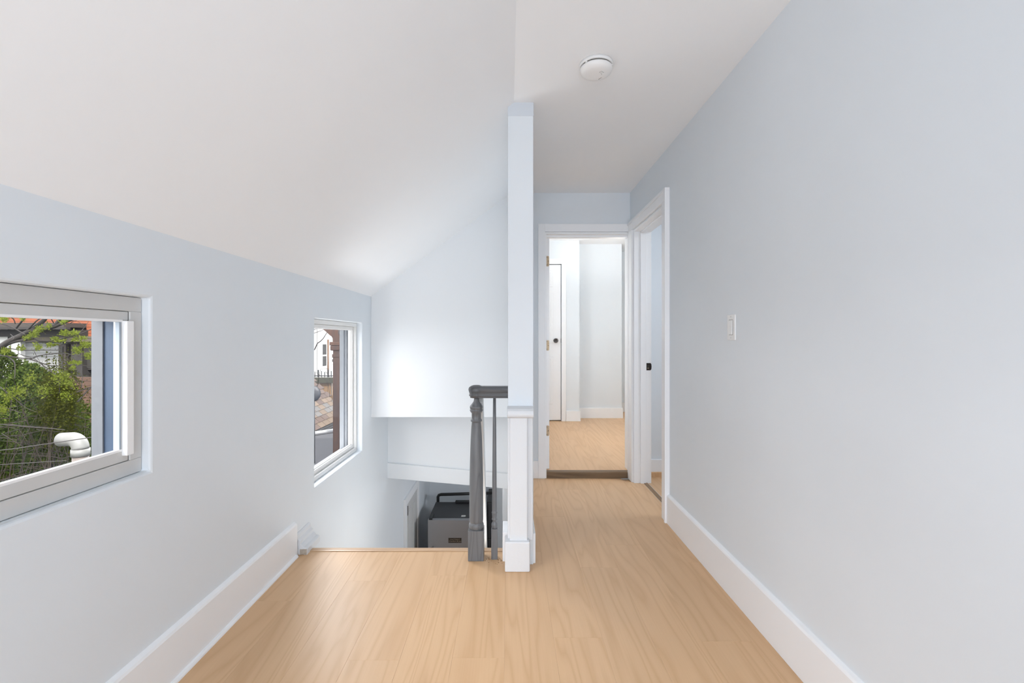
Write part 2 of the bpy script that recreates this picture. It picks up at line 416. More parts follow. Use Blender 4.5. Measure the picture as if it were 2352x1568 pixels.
pt(MB().box(-.018, .107, 2.267, PY+.01, 0, .150), 'plinth', 'rough_trim', bevel=.006, seg=3)
pt(MB().box(PX1-.003, PX1+.012, 2.357, YD, 0, .155), 'skirting', 'trim', bevel=.003)
pt(MB().box(-.031, PX0, 2.375, 2.52, 0, .155), 'skirting', 'trim', bevel=.003)

# ceilings
mb = MB().prism([(L-.16, EZ-.16*(CZ-EZ)/(RIDGE-L)), (RIDGE, CZ), (RIDGE, CZ+.12), (L-.16, EZ+.12-.16*(CZ-EZ)/(RIDGE-L))], 'y', REAR-.1, YD+.6)
struct(mb.build('ceiling', 'ceil'), 'white sloping ceiling over the landing and the stairwell', 'ceiling')
o = MB().box(RIDGE, R+.14, REAR-.1, YD+.01, CZ, CZ+.12).build('ceiling', 'ceil')
struct(o, 'flat white ceiling over the corridor, carrying the smoke detector', 'ceiling')

# bulkhead and the walls of the stairwell
o = MB().box(L, PX0+.02, YB, YB+.10, .507, CZ+.02).build('wall_bulkhead', 'white_room', bevel=.004)
struct(o, 'pale wall hanging over the stairs from the sloping ceiling', 'wall')
BX0, BY0, BX1, BY1 = L, 4.338, .10, 4.06          # skewed wall behind the stairs
mb = MB().prism([(BX0, BY0), (BX1, BY1), (BX1, BY1+.16), (BX0, BY0+.16)], 'z', -.145, 1.6)
back = mb.build('wall_stairhead', 'white_room')
struct(back, 'pale blue wall behind the hanging bulkhead, above the stairs', 'wall')
mb = MB().prism([(BX0, BY0-.016), (BX1, BY1-.016), (BX1, BY1+.02), (BX0, BY0+.02)], 'z', -.16, -.018)
fas = mb.build('trim_1', 'white_room')
# the board slopes a little: lower at its right end
for v in fas.data.vertices:
    t = (v.co.x-BX0)/(BX1-BX0); v.co.z += -.02*t if v.co.z < -.1 else -.03*t
struct(fas, 'wide pale fascia board along the bottom of the stairhead wall', 'trim')
for v in back.data.vertices:
    if v.co.z < 0: v.co.z = -.13
o = MB().box(-.006, .11, 2.53, 4.07, LZ, -.013).box(-.055, .11, 4.08, 4.22, LZ, -.10).build('wall_stairs', 'white_room')
struct(o, 'pale wall down the right side of the stairs, under the partition', 'wall')
# lower hall shell
o = MB().box(L-.1, 1.5, 6.62, 6.75, LZ, -.15).build('wall_lower', 'wall'); struct(o, 'pale blue wall behind the refrigerator downstairs', 'wall')
o = MB().box(1.4, 1.5, 2.4, 6.7, LZ, -.19).build('wall_lower_right', 'wall'); struct(o, 'pale blue side wall of the lower hall', 'wall')
o = MB().box(L-.1, 1.5, 2.30, 2.40, LZ, -.19).build('wall_lower_near', 'wall'); struct(o, 'wall under the landing at the foot of the house', 'wall')
o = MB().box(L-.1, 1.5, 2.3, 6.7, LZ-.1, LZ).build('floor_lower', 'floor'); struct(o, 'floor of the lower hall', 'floor')

# ------------------------------------------------------------------ floors made of planks
def plank_mesh(w, ln):
    g, t, c = .0001, .012, .0004
    x0, x1, y0, y1 = -w/2+g, w/2-g, -ln/2+g, ln/2-g
    v = [(x0,y0,-t),(x1,y0,-t),(x1,y1,-t),(x0,y1,-t),(x0,y0,-c),(x1,y0,-c),(x1,y1,-c),(x0,y1,-c),
         (x0+c,y0+c,0),(x1-c,y0+c,0),(x1-c,y1-c,0),(x0+c,y1-c,0)]
    f = [(8,9,10,11),(3,2,1,0)] + [(i,(i+1)%4,4+(i+1)%4,4+i) for i in range(4)] + [(4+i,4+(i+1)%4,8+(i+1)%4,8+i) for i in range(4)]
    me = bpy.data.meshes.new('plank'); me.from_pydata(v, [], f); me.materials.append(M['floor']); return me
PM = {}
def plank(x0, x1, y0, y1, z, parent):
    if x1-x0 < .01 or y1-y0 < .02: return
    key = (round(x1-x0, 3), round(y1-y0, 3))
    if key not in PM: PM[key] = plank_mesh(*key)
    o = bpy.data.objects.new('plank', PM[key]); COL.objects.link(o)
    o.location = Vector(((x0+x1)/2, (y0+y1)/2, z)) - Vector(parent.location); o.parent = parent
def planks(x0, x1, y0, yend, z, parent, phase):
    k = math.floor((x0+.015)/.19)
    while -.015+.19*k < x1-.005:
        a, b = max(x0, -.015+.19*k), min(x1, -.015+.19*(k+1))
        a0 = phase.get(k, (k*.47) % 1.2)
        ye = yend(a, b) if callable(yend) else yend
        j = math.floor((y0-a0)/1.2); c = a0+1.2*j
        while c < ye:
            e0, e1 = max(c, y0), min(c+1.2, ye)
            if k == 0 and parent.location.z == 0 and z == 0 and e1 > 2.487 and x0 < 0:      # beside the stairwell the strip stops at the partition
                if e0 < 2.487: plank(a, b, e0, 2.487, z, parent)
                plank(.02, b, max(e0, 2.487), e1, z, parent)
            else: plank(a, b, e0, e1, z, parent)
            c += 1.2
        k += 1
def sub(name, boxes, z, label):
    mb = MB()
    for b in boxes: mb.box(b[0], b[1], b[2], b[3], z-.15, z-.011)
    o = mb.build(name, 'floor'); return struct(o, label, 'floor')
fl = sub('floor', [(L-.02, -.015, REAR, 2.505), (-.015, 1.086, REAR, 2.505), (.02, 1.086, 2.505, YD)], 0, 'pale oak plank floor of the landing and the corridor')
planks(L, 1.086, -1.2, lambda a, b: 2.487 if b < 0 else (YD if b < 1.02 else 3.70), 0, fl,
       {-3: 1.648, -2: 2.237, -4: 2.187, -1: 1.66, -6: 2.02, -5: 1.35, 3: 2.568, 2: 2.314, 5: 2.368, 1: 1.772, 0: 1.15, 4: 1.75})
fb = sub('floor', [(-.0, 2.7, YD+.02, 7.3)], .052, 'pale oak plank floor of the far bedroom, one small step up')
planks(0.1, 2.6, YD+.045, 7.2, .052, fb, {})
fs_ = sub('floor', [(1.12, 2.7, 1.5, 3.9)], 0, 'pale oak plank floor of the side room')
planks(1.121, 2.6, 1.6, 3.86, 0, fs_, {})
o = MB().prism([(L-.05, BY0+.02), (BX1, BY1+.02), (.0, 3.96), (2.7, 3.96), (2.7, 7.3), (L-.05, 7.3)], 'z', -.14, -.10).build('ceiling_lower', 'ceil'); struct(o, 'ceiling of the lower hall under the bedroom floor', 'ceiling')

# stair nosing: two-stepped strip along the top of the stairs
nos = MB().prism([(2.488, -.012), (2.488, .003), (2.496, .0045), (2.520, .0045), (2.531, .001), (2.534, -.008), (2.530, -.020), (2.51, -.03)], 'x', -1.088, -.032).build('trim_2', 'nosing')
struct(nos, 'pale oak nosing strip along the top edge of the stairs', 'trim')
st = thing('staircase', (-.59, 2.53, LZ), 'wooden staircase going down behind the floor edge', 'stairs')
for k in range(12):
    z = -.21*(k+1); y = 2.53+.18*k
    pt(MB().box(L+.002, -.06, y, y+.21, z-.035, z), 'tread', 'floor', st, bevel=.006)
    pt(MB().box(L+.002, -.06, y+.004, y+.02, z, z+.175), 'riser', 'trim', st)

# thresholds
o = MB().prism([(YD-.012, 0), (YD-.010, .046), (YD, .0535), (YD+.045, .0535), (YD+.045, 0)], 'x', D1[0]-.003, 1.006).build('trim_3', 'dark_oak')
struct(o, 'dark brown oak threshold step under the bedroom doorway', 'trim')
o = MB().prism([(1.086, -.012), (1.089, .003), (1.095, .005), (1.112, .005), (1.119, .003), (1.121, -.012)], 'y', D2[0]+.0, D2[1]-.0).build('trim_4', 'dark_oak_y')
struct(o, 'brown oak strip across the floor of the side doorway', 'trim')

# baseboards
def board(name, mb, label, m='trim', bevel=.002):
    return struct(mb.build(name, m, bevel=bevel), label, 'baseboard')
bl = MB(); yA, yB = REAR, 2.44
def fx(y): return -1.150 - (y-1.54)/(2.51-1.54)*(-.016) + .005
prof = lambda f: [(L-.001, 0), (f, 0), (f, .168), (f-.004, .176), (L-.001, .184)]
pa, pb = prof(L+.0185), prof(L+.0185)
bl.prism(pa, 'y', yA, yB)
board('baseboard_left', bl, 'tall white baseboard along the wall under the near window')
board('baseboard_left', MB().prism([(L+.017, 0), (L+.031, 0), (L+.030, .006), (L+.026, .012), (L+.017, .014)], 'y', REAR, 2.425), 'thin white shoe moulding at the foot of the left baseboard', bevel=0)
board('baseboard_right', MB().prism([(R+.001, 0), (R-.018, 0), (R-.018, .170), (R-.014, .178), (R+.001, .184)], 'y', REAR, 2.876), 'tall white baseboard along the right wall under the light switch')
board('baseboard_end', MB().box(.13, .248, YD-.015, YD+.01, 0, .145), 'short white baseboard left of the bedroom doorway')
# cut stub of stair skirting at the left of the stairs
mb = MB().prism([(L-.001, -.004), (L+.064, -.004), (L+.064, .028), (L+.056, .036), (L+.044, .038), (L+.036, .050), (L+.028, .056), (L+.026, .070), (L+.014, .082), (L+.012, .100), (L+.004, .108), (L-.001, .109)], 'y', 2.452, 2.62)
stub = struct(mb.build('trim_5', 'rough_trim', bevel=.0015), 'white moulded skirting stub with a cut end at the top of the stairs', 'trim')
pt(MB().box(L+.026, L+.0625, 2.4505, 2.456, -.002, .030), 'cut_end', 'cut', stub)['label'] = 'bare grey brown cut end'
cr = MB()
for k in range(46):
    if k < 12: c = (L+.028+random.random()*.02, 2.445+random.random()*.02)
    else:
        c = random.choice([(-.115, 2.385), (-.098, 2.40), (-.052, 2.40), (-.045, 2.385), (-.05, 2.36), (-.10, 2.405)]); c = (c[0]+random.gauss(0, .009), c[1]+random.gauss(0, .009))
    r = random.uniform(.0012, .0035)
    cr.lathe([(0.0002, r*1.1), (r, r*.5), (r*1.2, 0)][::-1], (c[0], c[1], .0002), 5, smooth=False)
tag(cr.build('debris', 'crumb'), 'brown crumbs of broken floor edge around the newel and the skirting stub', 'debris', kind='stuff')

# ================================================================== WINDOWS
def window(name, w, xf, fw, sw, sash_in, glass_x, label, vin, out_x, liner):
    y0, y1, z0, z1 = w
    e = estruct(name, (L, (y0+y1)/2, z0), label, 'window')
    def ring(nm, m, x0, x1, a, b, c, d, t, tb=None):
        tb = tb or t
        pt(MB().box(x0, x1, a, b, d-t, d), nm, m, e, bevel=.002)
        pt(MB().box(x0, x1, a, b, c, c+tb), nm, m, e, bevel=.002)
        pt(MB().box(x0, x1, b-t, b, c+tb, d-t), nm, m, e, bevel=.002)
        pt(MB().box(x0, x1, a, a+t, c+tb, d-t), nm, m, e, bevel=.002)
    g = .0015
    ring('window_frame', vin, xf, glass_x-.02, y0+g, y1-g, z0+g, z1-g, fw)
    a, b, c, d = y0+fw+.003, y1-fw-.003, z0+fw+.003, z1-fw-.003
    ring('sash', vin, xf-sash_in, glass_x-.012, a, b, c, d, sw, sw*1.25)
    if liner: pt(MB().box(xf-.0045, glass_x, y1-fw-.003, y1-fw+.0005, c, d), 'gasket', 'gasket', e)
    pt(MB().box(glass_x-.004, glass_x, a+sw-.004, b-sw+.004, c+sw*1.25-.004, d-sw+.004), 'pane', 'pane', e)
    # bright glazing bead
    bb = .006
    pt(MB().box(glass_x, glass_x+.012, a+sw-bb, b-sw+bb, c+sw*1.25-.001, c+sw*1.25+bb), 'glazing_bead', 'bright', e)
    pt(MB().box(glass_x, glass_x+.012, b-sw-bb, b-sw+.001, c+sw*1.25+bb, d-sw-bb), 'glazing_bead', 'bead' if liner else vin, e)
    pt(MB().box(glass_x, glass_x+.012, a+sw-bb, b-sw+bb, d-sw-bb, d-sw+.001), 'glazing_bead', 'bright', e)
    return e, (a, b, c, d)
w1, (a, b, c, d) = window('window_1', W1, -1.178, .045, .027, .004, -1.1935, 'near white window in the low wall, garden shrubs and a vent pipe outside', 'vinyl_grey', -1.285, True)
pt(MB().box(-1.166, -1.19, 1.391, 1.4175, .806, 1.219), 'jamb_liner', 'bright', w1, bevel=.002)['label'] = 'bright white upright bar beside the sash'
yj = 1.392
pt(MB().box(-1.1945, -1.2027, yj-.002, W1[1]-.003, W1[2]+.05, W1[3]-.05), 'outer_jamb', 'jamb_pale', w1)
pt(MB().box(-1.2027, -1.2395, yj+.002, W1[1]-.003, W1[2]+.02, W1[3]-.02), 'outer_jamb', 'jamb_blue', w1)
pt(MB().box(-1.2395, -1.2735, yj-.003, W1[1]-.003, W1[2]+.004, W1[3]-.004), 'outer_jamb', 'jamb_grey', w1)
pt(MB().box(-1.2145, -1.285, W1[0]+.002, W1[1]-.072, W1[2]+.003, W1[2]+.042), 'outer_sill', 'jamb_grey', w1)
pt(MB().box(-1.2145, -1.285, W1[0]+.002, W1[1]-.072, W1[3]-.048, W1[3]-.003), 'outer_head', 'jamb_grey', w1)

w2, (a, b, c, d) = window('window_2', W2, -1.192, .028, .022, .018, -1.232, 'far white window beside the stairs, a brown porch post outside', 'vinyl', -1.33, False)
pt(MB().box(-1.253, -1.275, W2[1]-.052, W2[1]-.003, W2[2]+.003, W2[3]-.003), 'outer_casing', 'casing_peel', w2, bevel=.003)
pt(MB().box(-1.2715, -1.306, W2[1]-.060, W2[1]+.07, W2[2]-.05, W2[3]+.05), 'outer_casing', 'casing_peel', w2, bevel=.004)
pt(MB().box(-1.253, -1.30, W2[0]+.003, W2[1]-.06, W2[2]+.003, W2[2]+.032), 'outer_sill', 'casing_peel', w2)
pt(MB().box(-1.253, -1.30, W2[0]+.003, W2[1]-.06, W2[3]-.032, W2[3]-.003), 'outer_head', 'casing_peel', w2)

# ================================================================== DOORWAYS
# bedroom doorway at the corridor's end
d1 = estruct('door_1', (.65, YD, 0), 'white cased bedroom doorway with empty hinge plates', 'door')
T = .018
zt = 2.118
pt(MB().box(.247, .303, YD-T, YD+.002, 0, zt), 'casing', 'trim', d1, bevel=.002)
pt(MB().box(.303, R-.004, YD-T, YD+.002, 2.052, zt), 'casing', 'trim', d1, bevel=.002)
pt(MB().box(.994, R-.002, YD-T+.004, YD+.002, 0, 2.052), 'casing', 'trim', d1, bevel=.002)
pt(MB().box(.303, .316, YD-.012, YD+.145, .0, 2.033), 'jamb', 'trim', d1, bevel=.001)
pt(MB().box(1.007, 1.018, YD+.002, YD+.14, .0, 2.033), 'jamb', 'trim', d1, bevel=.001)
pt(MB().box(.303, 1.012, YD-.0125, YD+.145, 2.033, 2.050), 'jamb', 'trim', d1, bevel=.001)
pt(MB().box(.316, .3475, YD+.075, YD+.12, .055, 2.030), 'rebate', 'trim', d1, bevel=.001)
pt(MB().box(.316, 1.007, YD+.03, YD+.075, 2.016, 2.034), 'stop', 'trim', d1, bevel=.001)
for zc in (1.165-(599.5-777)*3.87/F, 1.165-(793-777)*3.87/F, 1.165-(989-777)*3.87/F):
    pr = [(.317, zc-.044), (.340, zc-.044), (.3455, zc-.038), (.3465, zc), (.3455, zc+.038), (.340, zc+.044), (.317, zc+.044)]
    h = pt(MB().prism(pr, 'y', YD+.0725, YD+.0765), 'hinge_plate', 'brass', d1); h['label'] = 'aged brass hinge plate with no door on it'
    for (x, dz) in ((.328, .032), (.3385, .0), (.328, -.032)):
        pt(MB().lathe([(.0030, 0), (.0034, .0015), (.0001, .0012)], (x, YD+.0715, zc+dz), 10, 'y'), 'screw', 'screw', h)
# side doorway in the right wall
d2 = estruct('door_2', (R, 3.3, 0), 'white cased doorway in the right wall with a bronze strike plate', 'door')
# stepped casing: backband outside, flat inside
def casing2(y0, y1, z0, z1, horizontal=False):
    pass
pt(MB().box(R-.020, R+.002, 2.872, 2.958, 0, 2.0445), 'casing', 'trim', d2, bevel=.002)
pt(MB().box(R-.030, R+.002, 2.868, 2.886, 0, 2.1005), 'backband', 'trim', d2, bevel=.002)
pt(MB().box(R-.020, R+.002, 2.872, 3.78, 2.045, 2.1005), 'casing', 'trim', d2, bevel=.002)
pt(MB().box(R-.030, R+.002, 2.868, 3.78, 2.100, 2.118), 'backband', 'trim', d2, bevel=.002)
pt(MB().box(R-.020, R+.002, 3.682, 3.778, 0, 2.045), 'casing', 'trim', d2, bevel=.002)
pt(MB().box(R-.004, R+.135, D2[1]-.0165, D2[1]-.0005, 0, 2.040), 'jamb', 'trim', d2, bevel=.001)
pt(MB().box(R-.004, R+.135, D2[0]+.0005, D2[0]+.010, 0, 2.040), 'jamb', 'trim', d2, bevel=.001)
pt(MB().box(R-.004, R+.135, D2[0]+.010, D2[1]-.0165, 2.024, 2.040), 'jamb', 'trim', d2, bevel=.001)
pt(MB().box(R+.046, R+.092, D2[1]-.028, D2[1]-.0165, 0, 2.024), 'stop', 'trim', d2, bevel=.001)
pt(MB().box(R+.046, R+.092, D2[0]+.010, D2[1]-.028, 2.013, 2.024), 'stop', 'trim', d2, bevel=.001)
ys = D2[1]-.0165
zc = 1.165-(842-777)*3.65/F
sp = pt(MB().prism([(R+.095, zc-.029), (R+.128, zc-.029), (R+.134, zc-.020), (R+.136, zc), (R+.134, zc+.020), (R+.128, zc+.029), (R+.095, zc+.029)], 'y', ys-.003, ys), 'strike_plate', 'bronze', d2)
sp['label'] = 'dark bronze strike plate on the jamb'
pt(MB().box(R+.100, R+.116, ys-.0036, ys-.001, zc-.014, zc+.012), 'latch_hole', 'screw', sp)
pt(MB().box(R+.101, R+.115, ys-.0042, ys-.001, zc-.015, zc-.0095), 'latch_lip', 'plaque_ink', sp)
for dz in (-.022, .022): pt(MB().lathe([(.0028, 0), (.003, .0012), (.0001, .001)], (R+.108, ys-.0038, zc+dz), 8, 'y'), 'screw', 'knob', sp)

# bedroom seen through the doorway
BZ = .052; BC = 2.485
struct(MB().box(-.15, 2.7, YD+.12, 7.4, BC, BC+.1).build('ceiling', 'ceil'), 'white ceiling of the far bedroom', 'ceiling')
o = fix_normals(grid_wall('x', .134, .03, (YD+.1, 7.4), (-.1, BC+.05), [(4.5, 5.3, 1.15, 2.05)]).build('wall_bedroom_left', 'wall')); struct(o, 'bedroom wall with the window that lights the floor', 'wall')
o = fix_normals(grid_wall('y', 6.13, 6.25, (.12, .953), (-.1, BC+.02), [(.14, .712, 0, 2.165)]).build('wall_bedroom_far', 'wall')); struct(o, 'narrow bedroom wall strip right of the white panelled door', 'wall')
o = MB().box(.80, 1.585, 6.37, 6.5, -.1, BC+.02).build('wall_bedroom_recess', 'wall'); struct(o, 'pale blue bedroom wall set back right of the panelled door', 'wall')
o = MB().box(.85, .953, 6.2, 6.4, -.1, BC+.02).build('wall_bedroom_return', 'wall'); struct(o, 'short return wall in the bedroom', 'wall')
o = MB().box(1.45, 2.7, 6.9, 7.0, -.1, BC+.02).build('wall_bedroom_deep', 'wall'); struct(o, 'deepest slice of bedroom wall by the door jamb', 'wall')
o = MB().box(1.485, 1.585, 6.45, 6.92, -.1, BC+.02).build('wall_bedroom_jog', 'wall'); struct(o, 'return wall beside the deepest bedroom wall', 'wall')
o = MB().box(2.6, 2.7, 1.4, 7.3, -.1, BC+.02).build('wall_bedroom_right', 'wall'); struct(o, 'bedroom and side room outer wall', 'wall')
o = MB().box(.1, .86, 6.30, 6.42, -.1, BC+.02).build('wall_bedroom_closet', 'wall'); struct(o, 'closet wall behind the white panelled door', 'wall')
board('baseboard_bedroom', MB().box(.768, .968, 6.113, 6.14, BZ, BZ+.138), 'white baseboard block beside the bedroom door casing')
board('baseboard_bedroom', MB().box(.954, 1.60, 6.352, 6.375, BZ, BZ+.142), 'white baseboard under the recessed bedroom wall')
board('baseboard_bedroom', MB().box(1.586, 2.6, 6.884, 6.905, BZ, BZ+.142), 'white baseboard slice by the bedroom door jamb')
# side room
o = fix_normals(grid_wall('y', YD+.055, YD+.12, (R+.128, 2.7), (-.1, BC), []).build('wall_side_room', 'wall')); struct(o, 'pale blue wall of the side room seen through the side doorway', 'wall')
board('baseboard_side_room', MB().box(R+.128, 2.6, YD+.038, YD+.06, .0, .142), 'white baseboard in the side room')
struct(MB().box(R+.128, 2.7, 1.4, YD+.13, CZ+.04, CZ+.14).build('ceiling', 'ceil'), 'white ceiling of the side room', 'ceiling')
struct(MB().box(R+.12, 2.7, 1.4, 1.5, -.1, CZ+.1).build('wall_side_room_near', 'wall'), 'near wall of the side room', 'wall')

# white panelled door in the bedroom
d3 = estruct('door_3', (.33, 6.13, BZ), 'closed white panelled bedroom door with a dark round knob', 'door')
pt(MB().box(.715, .775, 6.113, 6.14, BZ, 2.235), 'casing', 'trim', d3, bevel=.002)
pt(MB().box(.135, .715, 6.113, 6.14, 2.165, 2.235), 'casing', 'trim', d3, bevel=.002)
lf = pt(MB().box(.143, .705, 6.135, 6.17, BZ+.012, 2.157), 'leaf', 'trim', d3, bevel=.002)
pt(MB().box(.141, .713, 6.172, 6.2, BZ, 2.164), 'shadow_gap', 'slot', d3)
for (z0, z1) in ((.28, .92), (1.10, 1.78), (1.86, 2.08)):
    for (x0, x1) in ((.18, .36), (.42, .60)):
        p = MB().box(x0, x1, 6.130, 6.137, z0, z1); pt(p, 'panel', 'trim', lf, bevel=.004)
        pt(MB().box(x0+.03, x1-.03, 6.125, 6.132, z0+.03, z1-.03), 'panel_field', 'trim', lf, bevel=.005)
kz = 1.165-(782-777)*6.1/F; kx = (1277-1168)*6.09/F
kn = pt(MB().lathe([(.006, -.03), (.022, -.064), (.030, -.056), (.031, -.046), (.024, -.034), (.010, -.028), (.010, -.008), (.030, -.004), (.031, 0)][::-1], (kx, 6.135, kz), 20, 'y'), 'knob', 'knob', d3)
kn['label'] = 'dark round knob'
pt(MB().box(.704, .714, 6.132, 6.15, kz-.028, kz+.028), 'latch_plate', 'knob', d3)

# ================================================================== SMALL FITTINGS
# smoke detector on the flat ceiling
sx, sy = (1369-1168)*2.017/F, 2.017
sd = thing('smoke_detector', (sx, sy, CZ), 'round white smoke detector on the flat ceiling over the corridor', 'smoke detector')
pt(MB().lathe([(.0715, -.0145), (.0735, -.011), (.0735, 0)], (sx, sy, CZ), 48), 'base', 'plastic', sd)
pt(MB().lathe([(.0672, -.0215), (.0672, -.014)], (sx, sy, CZ), 48), 'vent_slot', 'slot', sd)
pt(MB().lathe([(.0005, -.0475), (.030, -.0472), (.048, -.0455), (.060, -.041), (.0665, -.035), (.070, -.028), (.0712, -.0235), (.0705, -.0205), (.02, -.0195)], (sx, sy, CZ), 48), 'cover', 'plastic', sd)
for a0 in (-.35, 1.75, 3.85):
    v = [(sx+.0695*math.cos(a0+t*.035), sy+.0695*math.sin(a0+t*.035), 0) for t in range(3)]
    m_ = MB()
    for (x, y, _) in v: m_.box(x-.002, x+.002, y-.002, y+.002, CZ-.020, CZ-.014)
    pt(m_, 'clip', 'plastic', sd)
def printed(name, segs, m='ink', w=.0009):
    mb = MB()
    for (x0, y0, x1, y1) in segs:
        mb.tube([(sx+x0, sy-y0, CZ-.0468), (sx+x1, sy-y1, CZ-.0468)], w, 5)
    return pt(mb, name, m, sd)
printed('test_mark', [(.010, .022, .017, .026), (.010, .022, .018, .013), (.018, .028, .030, .018), (.020, .018, .024, .013), (.020, .012, .022, .011)])
pt(MB().lathe([(.0001, -.0008), (.0016, -.0006), (.0018, .001)], (sx+.024, sy-.004, CZ-.0470), 10), 'indicator', 'slot', sd)
printed('sounder_slot', [(.018, -.036, .028, -.020)], 'ink', .0012)

# light switch
ly = (R*F/(1674-1168)+R*F/(1690-1168))/2; lz = 1.2155
lsw = thing('light_switch', (R, ly, lz), 'white rocker light switch on the right wall', 'light switch')
pt(MB().prism([(ly-.036, lz-.058), (ly+.036, lz-.058), (ly+.036, lz+.058), (ly-.036, lz+.058)], 'x', R-.006, R), 'plate', 'plastic', lsw, bevel=.004, seg=3)
pt(MB().box(R-.0068, R-.004, ly-.0178, ly+.0178, lz-.0345, lz+.0345), 'gap', 'slot', lsw)
pt(MB().prism([(R-.002, lz-.033), (R-.0120, lz-.033), (R-.0075, lz+.033), (R-.002, lz+.033)], 'y', ly-.0162, ly+.0162), 'rocker', 'plastic', lsw, bevel=.001)
for dz in (-.048, .048): pt(MB().lathe([(.0001, -.0075), (.0028, -.0072), (.003, -.004)], (R, ly, lz+dz), 10, 'x'), 'screw', 'vinyl_grey', lsw)

# ------------------------------------------------------------------ balustrade
NX, NY = -.171, 2.419
bal = thing('stair_balustrade', (NX, NY, 0), 'dark grey turned newel with short handrail and spindle at the stair head', 'balustrade')
K = 2.42/F
def zy(y): return H-(y-777)*K
nw = MB().box(NX-.041, NX+.041, NY-.041, NY+.041, 0, zy(1212)).build('newel_post', 'rail', bevel=.002)
nw.parent = bal; nw.matrix_parent_inverse = Matrix.Translation(-Vector(bal.location))
def PR(lst): return [(max(r, .0004), zy(y)) for r, y in lst]
prof = PR([(.0335, 1213), (.037, 1211), (.0402, 1207), (.0400, 1203), (.0370, 1199), (.0338, 1198), (.0335, 1197), (.0362, 1195.5), (.0370, 1192), (.0368, 1150), (.0362, 1100), (.0338, 1050), (.0305, 1010), (.0268, 980), (.0245, 970),
           (.0245, 968), (.0290, 967), (.0300, 965), (.0295, 963.5), (.0265, 962), (.0245, 960), (.0250, 948), (.0275, 947), (.0320, 944.5), (.0350, 942), (.0352, 940.5), (.0300, 939.5),
           (.0330, 938), (.0345, 936), (.0345, 933), (.0335, 931.5), (.0245, 927), (.0165, 922), (.0135, 918), (.0130, 912)])
pt(MB().lathe(prof, (NX, NY, 0), 40), 'newel_turning', 'rail', bal)
# handrail: moulded section swept along X, ending in a round cap over the newel
RZ = [(.036, zy(889)), (.0395, zy(893)), (.038, zy(897)), (.034, zy(902)), (.033, zy(905)), (.036, zy(906.5)), (.0355, zy(908)), (.031, zy(909)), (.030, zy(912.5))]
sec = [(NY-r, z) for r, z in RZ] + [(NY+r, z) for r, z in RZ[::-1]] + [(NY+.022, zy(886.5)), (NY-.022, zy(886.5))]
pt(MB().prism(sec, 'x', NX+.005, PX0+.001), 'handrail', 'rail_x', bal, bevel=.0015)
cap = [(r+.003, z) for r, z in RZ[::-1]] + [(.030, zy(886.2)), (.018, zy(884.2)), (.0006, zy(883.6))]
pt(MB().lathe([(.0006, zy(912.5))] + cap, (NX, NY, 0), 40), 'handrail_cap', 'rail_x', bal)
# spindle
BXs, BYs = -.0745, 2.412
pt(MB().box(BXs-.0165, BXs+.0165, BYs-.0165, BYs+.0165, 0, zy(1211)), 'spindle_block', 'rail', bal, bevel=.0015)
sp = PR([(.012, 1212), (.0150, 1208), (.0160, 1204), (.0150, 1200), (.0095, 1196), (.0100, 1193), (.0135, 1191), (.0145, 1189.5), (.0120, 1187.5), (.0130, 1178), (.0145, 1176), (.0150, 1174.5), (.0125, 1173),
         (.0128, 1168), (.0120, 1120), (.0108, 1060), (.0092, 980), (.0075, 912)])
pt(MB().lathe(sp, (BXs, BYs, 0), 24), 'spindle', 'rail', bal)
# white stair rail running down from the newel
p0, p1 = Vector((-.158, 2.462, .862)), Vector((-.204, 3.95, -.72))
dirv = (p1-p0).normalized()
mb = MB(); sd_ = Vector((.020, 0, 0)); up = Vector((0, .035, .038))
q = []
for p in (p0, p1): q += [p-sd_-up, p+sd_-up, p+sd_+up, p-sd_+up]
mb.add(q, [(0,1,2,3), (7,6,5,4), (0,4,5,1), (1,5,6,2), (2,6,7,3), (3,7,4,0)])
o = pt(mb, 'descending_rail', 'vinyl_grey', bal, bevel=.004); o['label'] = 'white rail going down the stairs'
pt(MB().box(-.230, -.192, 3.90, 3.94, -1.68, -.70), 'descending_rail_post', 'trim', bal)

# ================================================================== LOWER HALL THINGS
d4 = estruct('door_4', (L, 5.37, LZ), 'white door with casing in the left wall of the lower hall', 'door')
dz = -.603
pt(MB().box(L-.001, L+.022, 4.98, 5.075, LZ, dz), 'casing', 'trim', d4, bevel=.002)
pt(MB().box(L-.001, L+.022, 5.075, 5.68, dz-.085, dz), 'casing', 'trim', d4, bevel=.002)
pt(MB().box(L-.001, L+.022, 5.68, 5.76, LZ, dz), 'casing', 'trim', d4, bevel=.002)
lf4 = pt(MB().box(L-.001, L+.010, 5.08, 5.675, LZ+.01, dz-.09), 'leaf', 'vinyl_grey', d4, bevel=.002)
for (y0, y1) in ((5.15, 5.34), (5.42, 5.61)):
    for (z0, z1) in ((LZ+.25, LZ+.95), (LZ+1.1, LZ+1.95)):
        pt(MB().box(L+.009, L+.016, y0, y1, z0, z1), 'panel', 'vinyl_grey', lf4, bevel=.005)
pt(MB().box(L+.010, L+.020, 5.088, 5.125, -.82, -.72), 'hinge', 'bronze', d4)

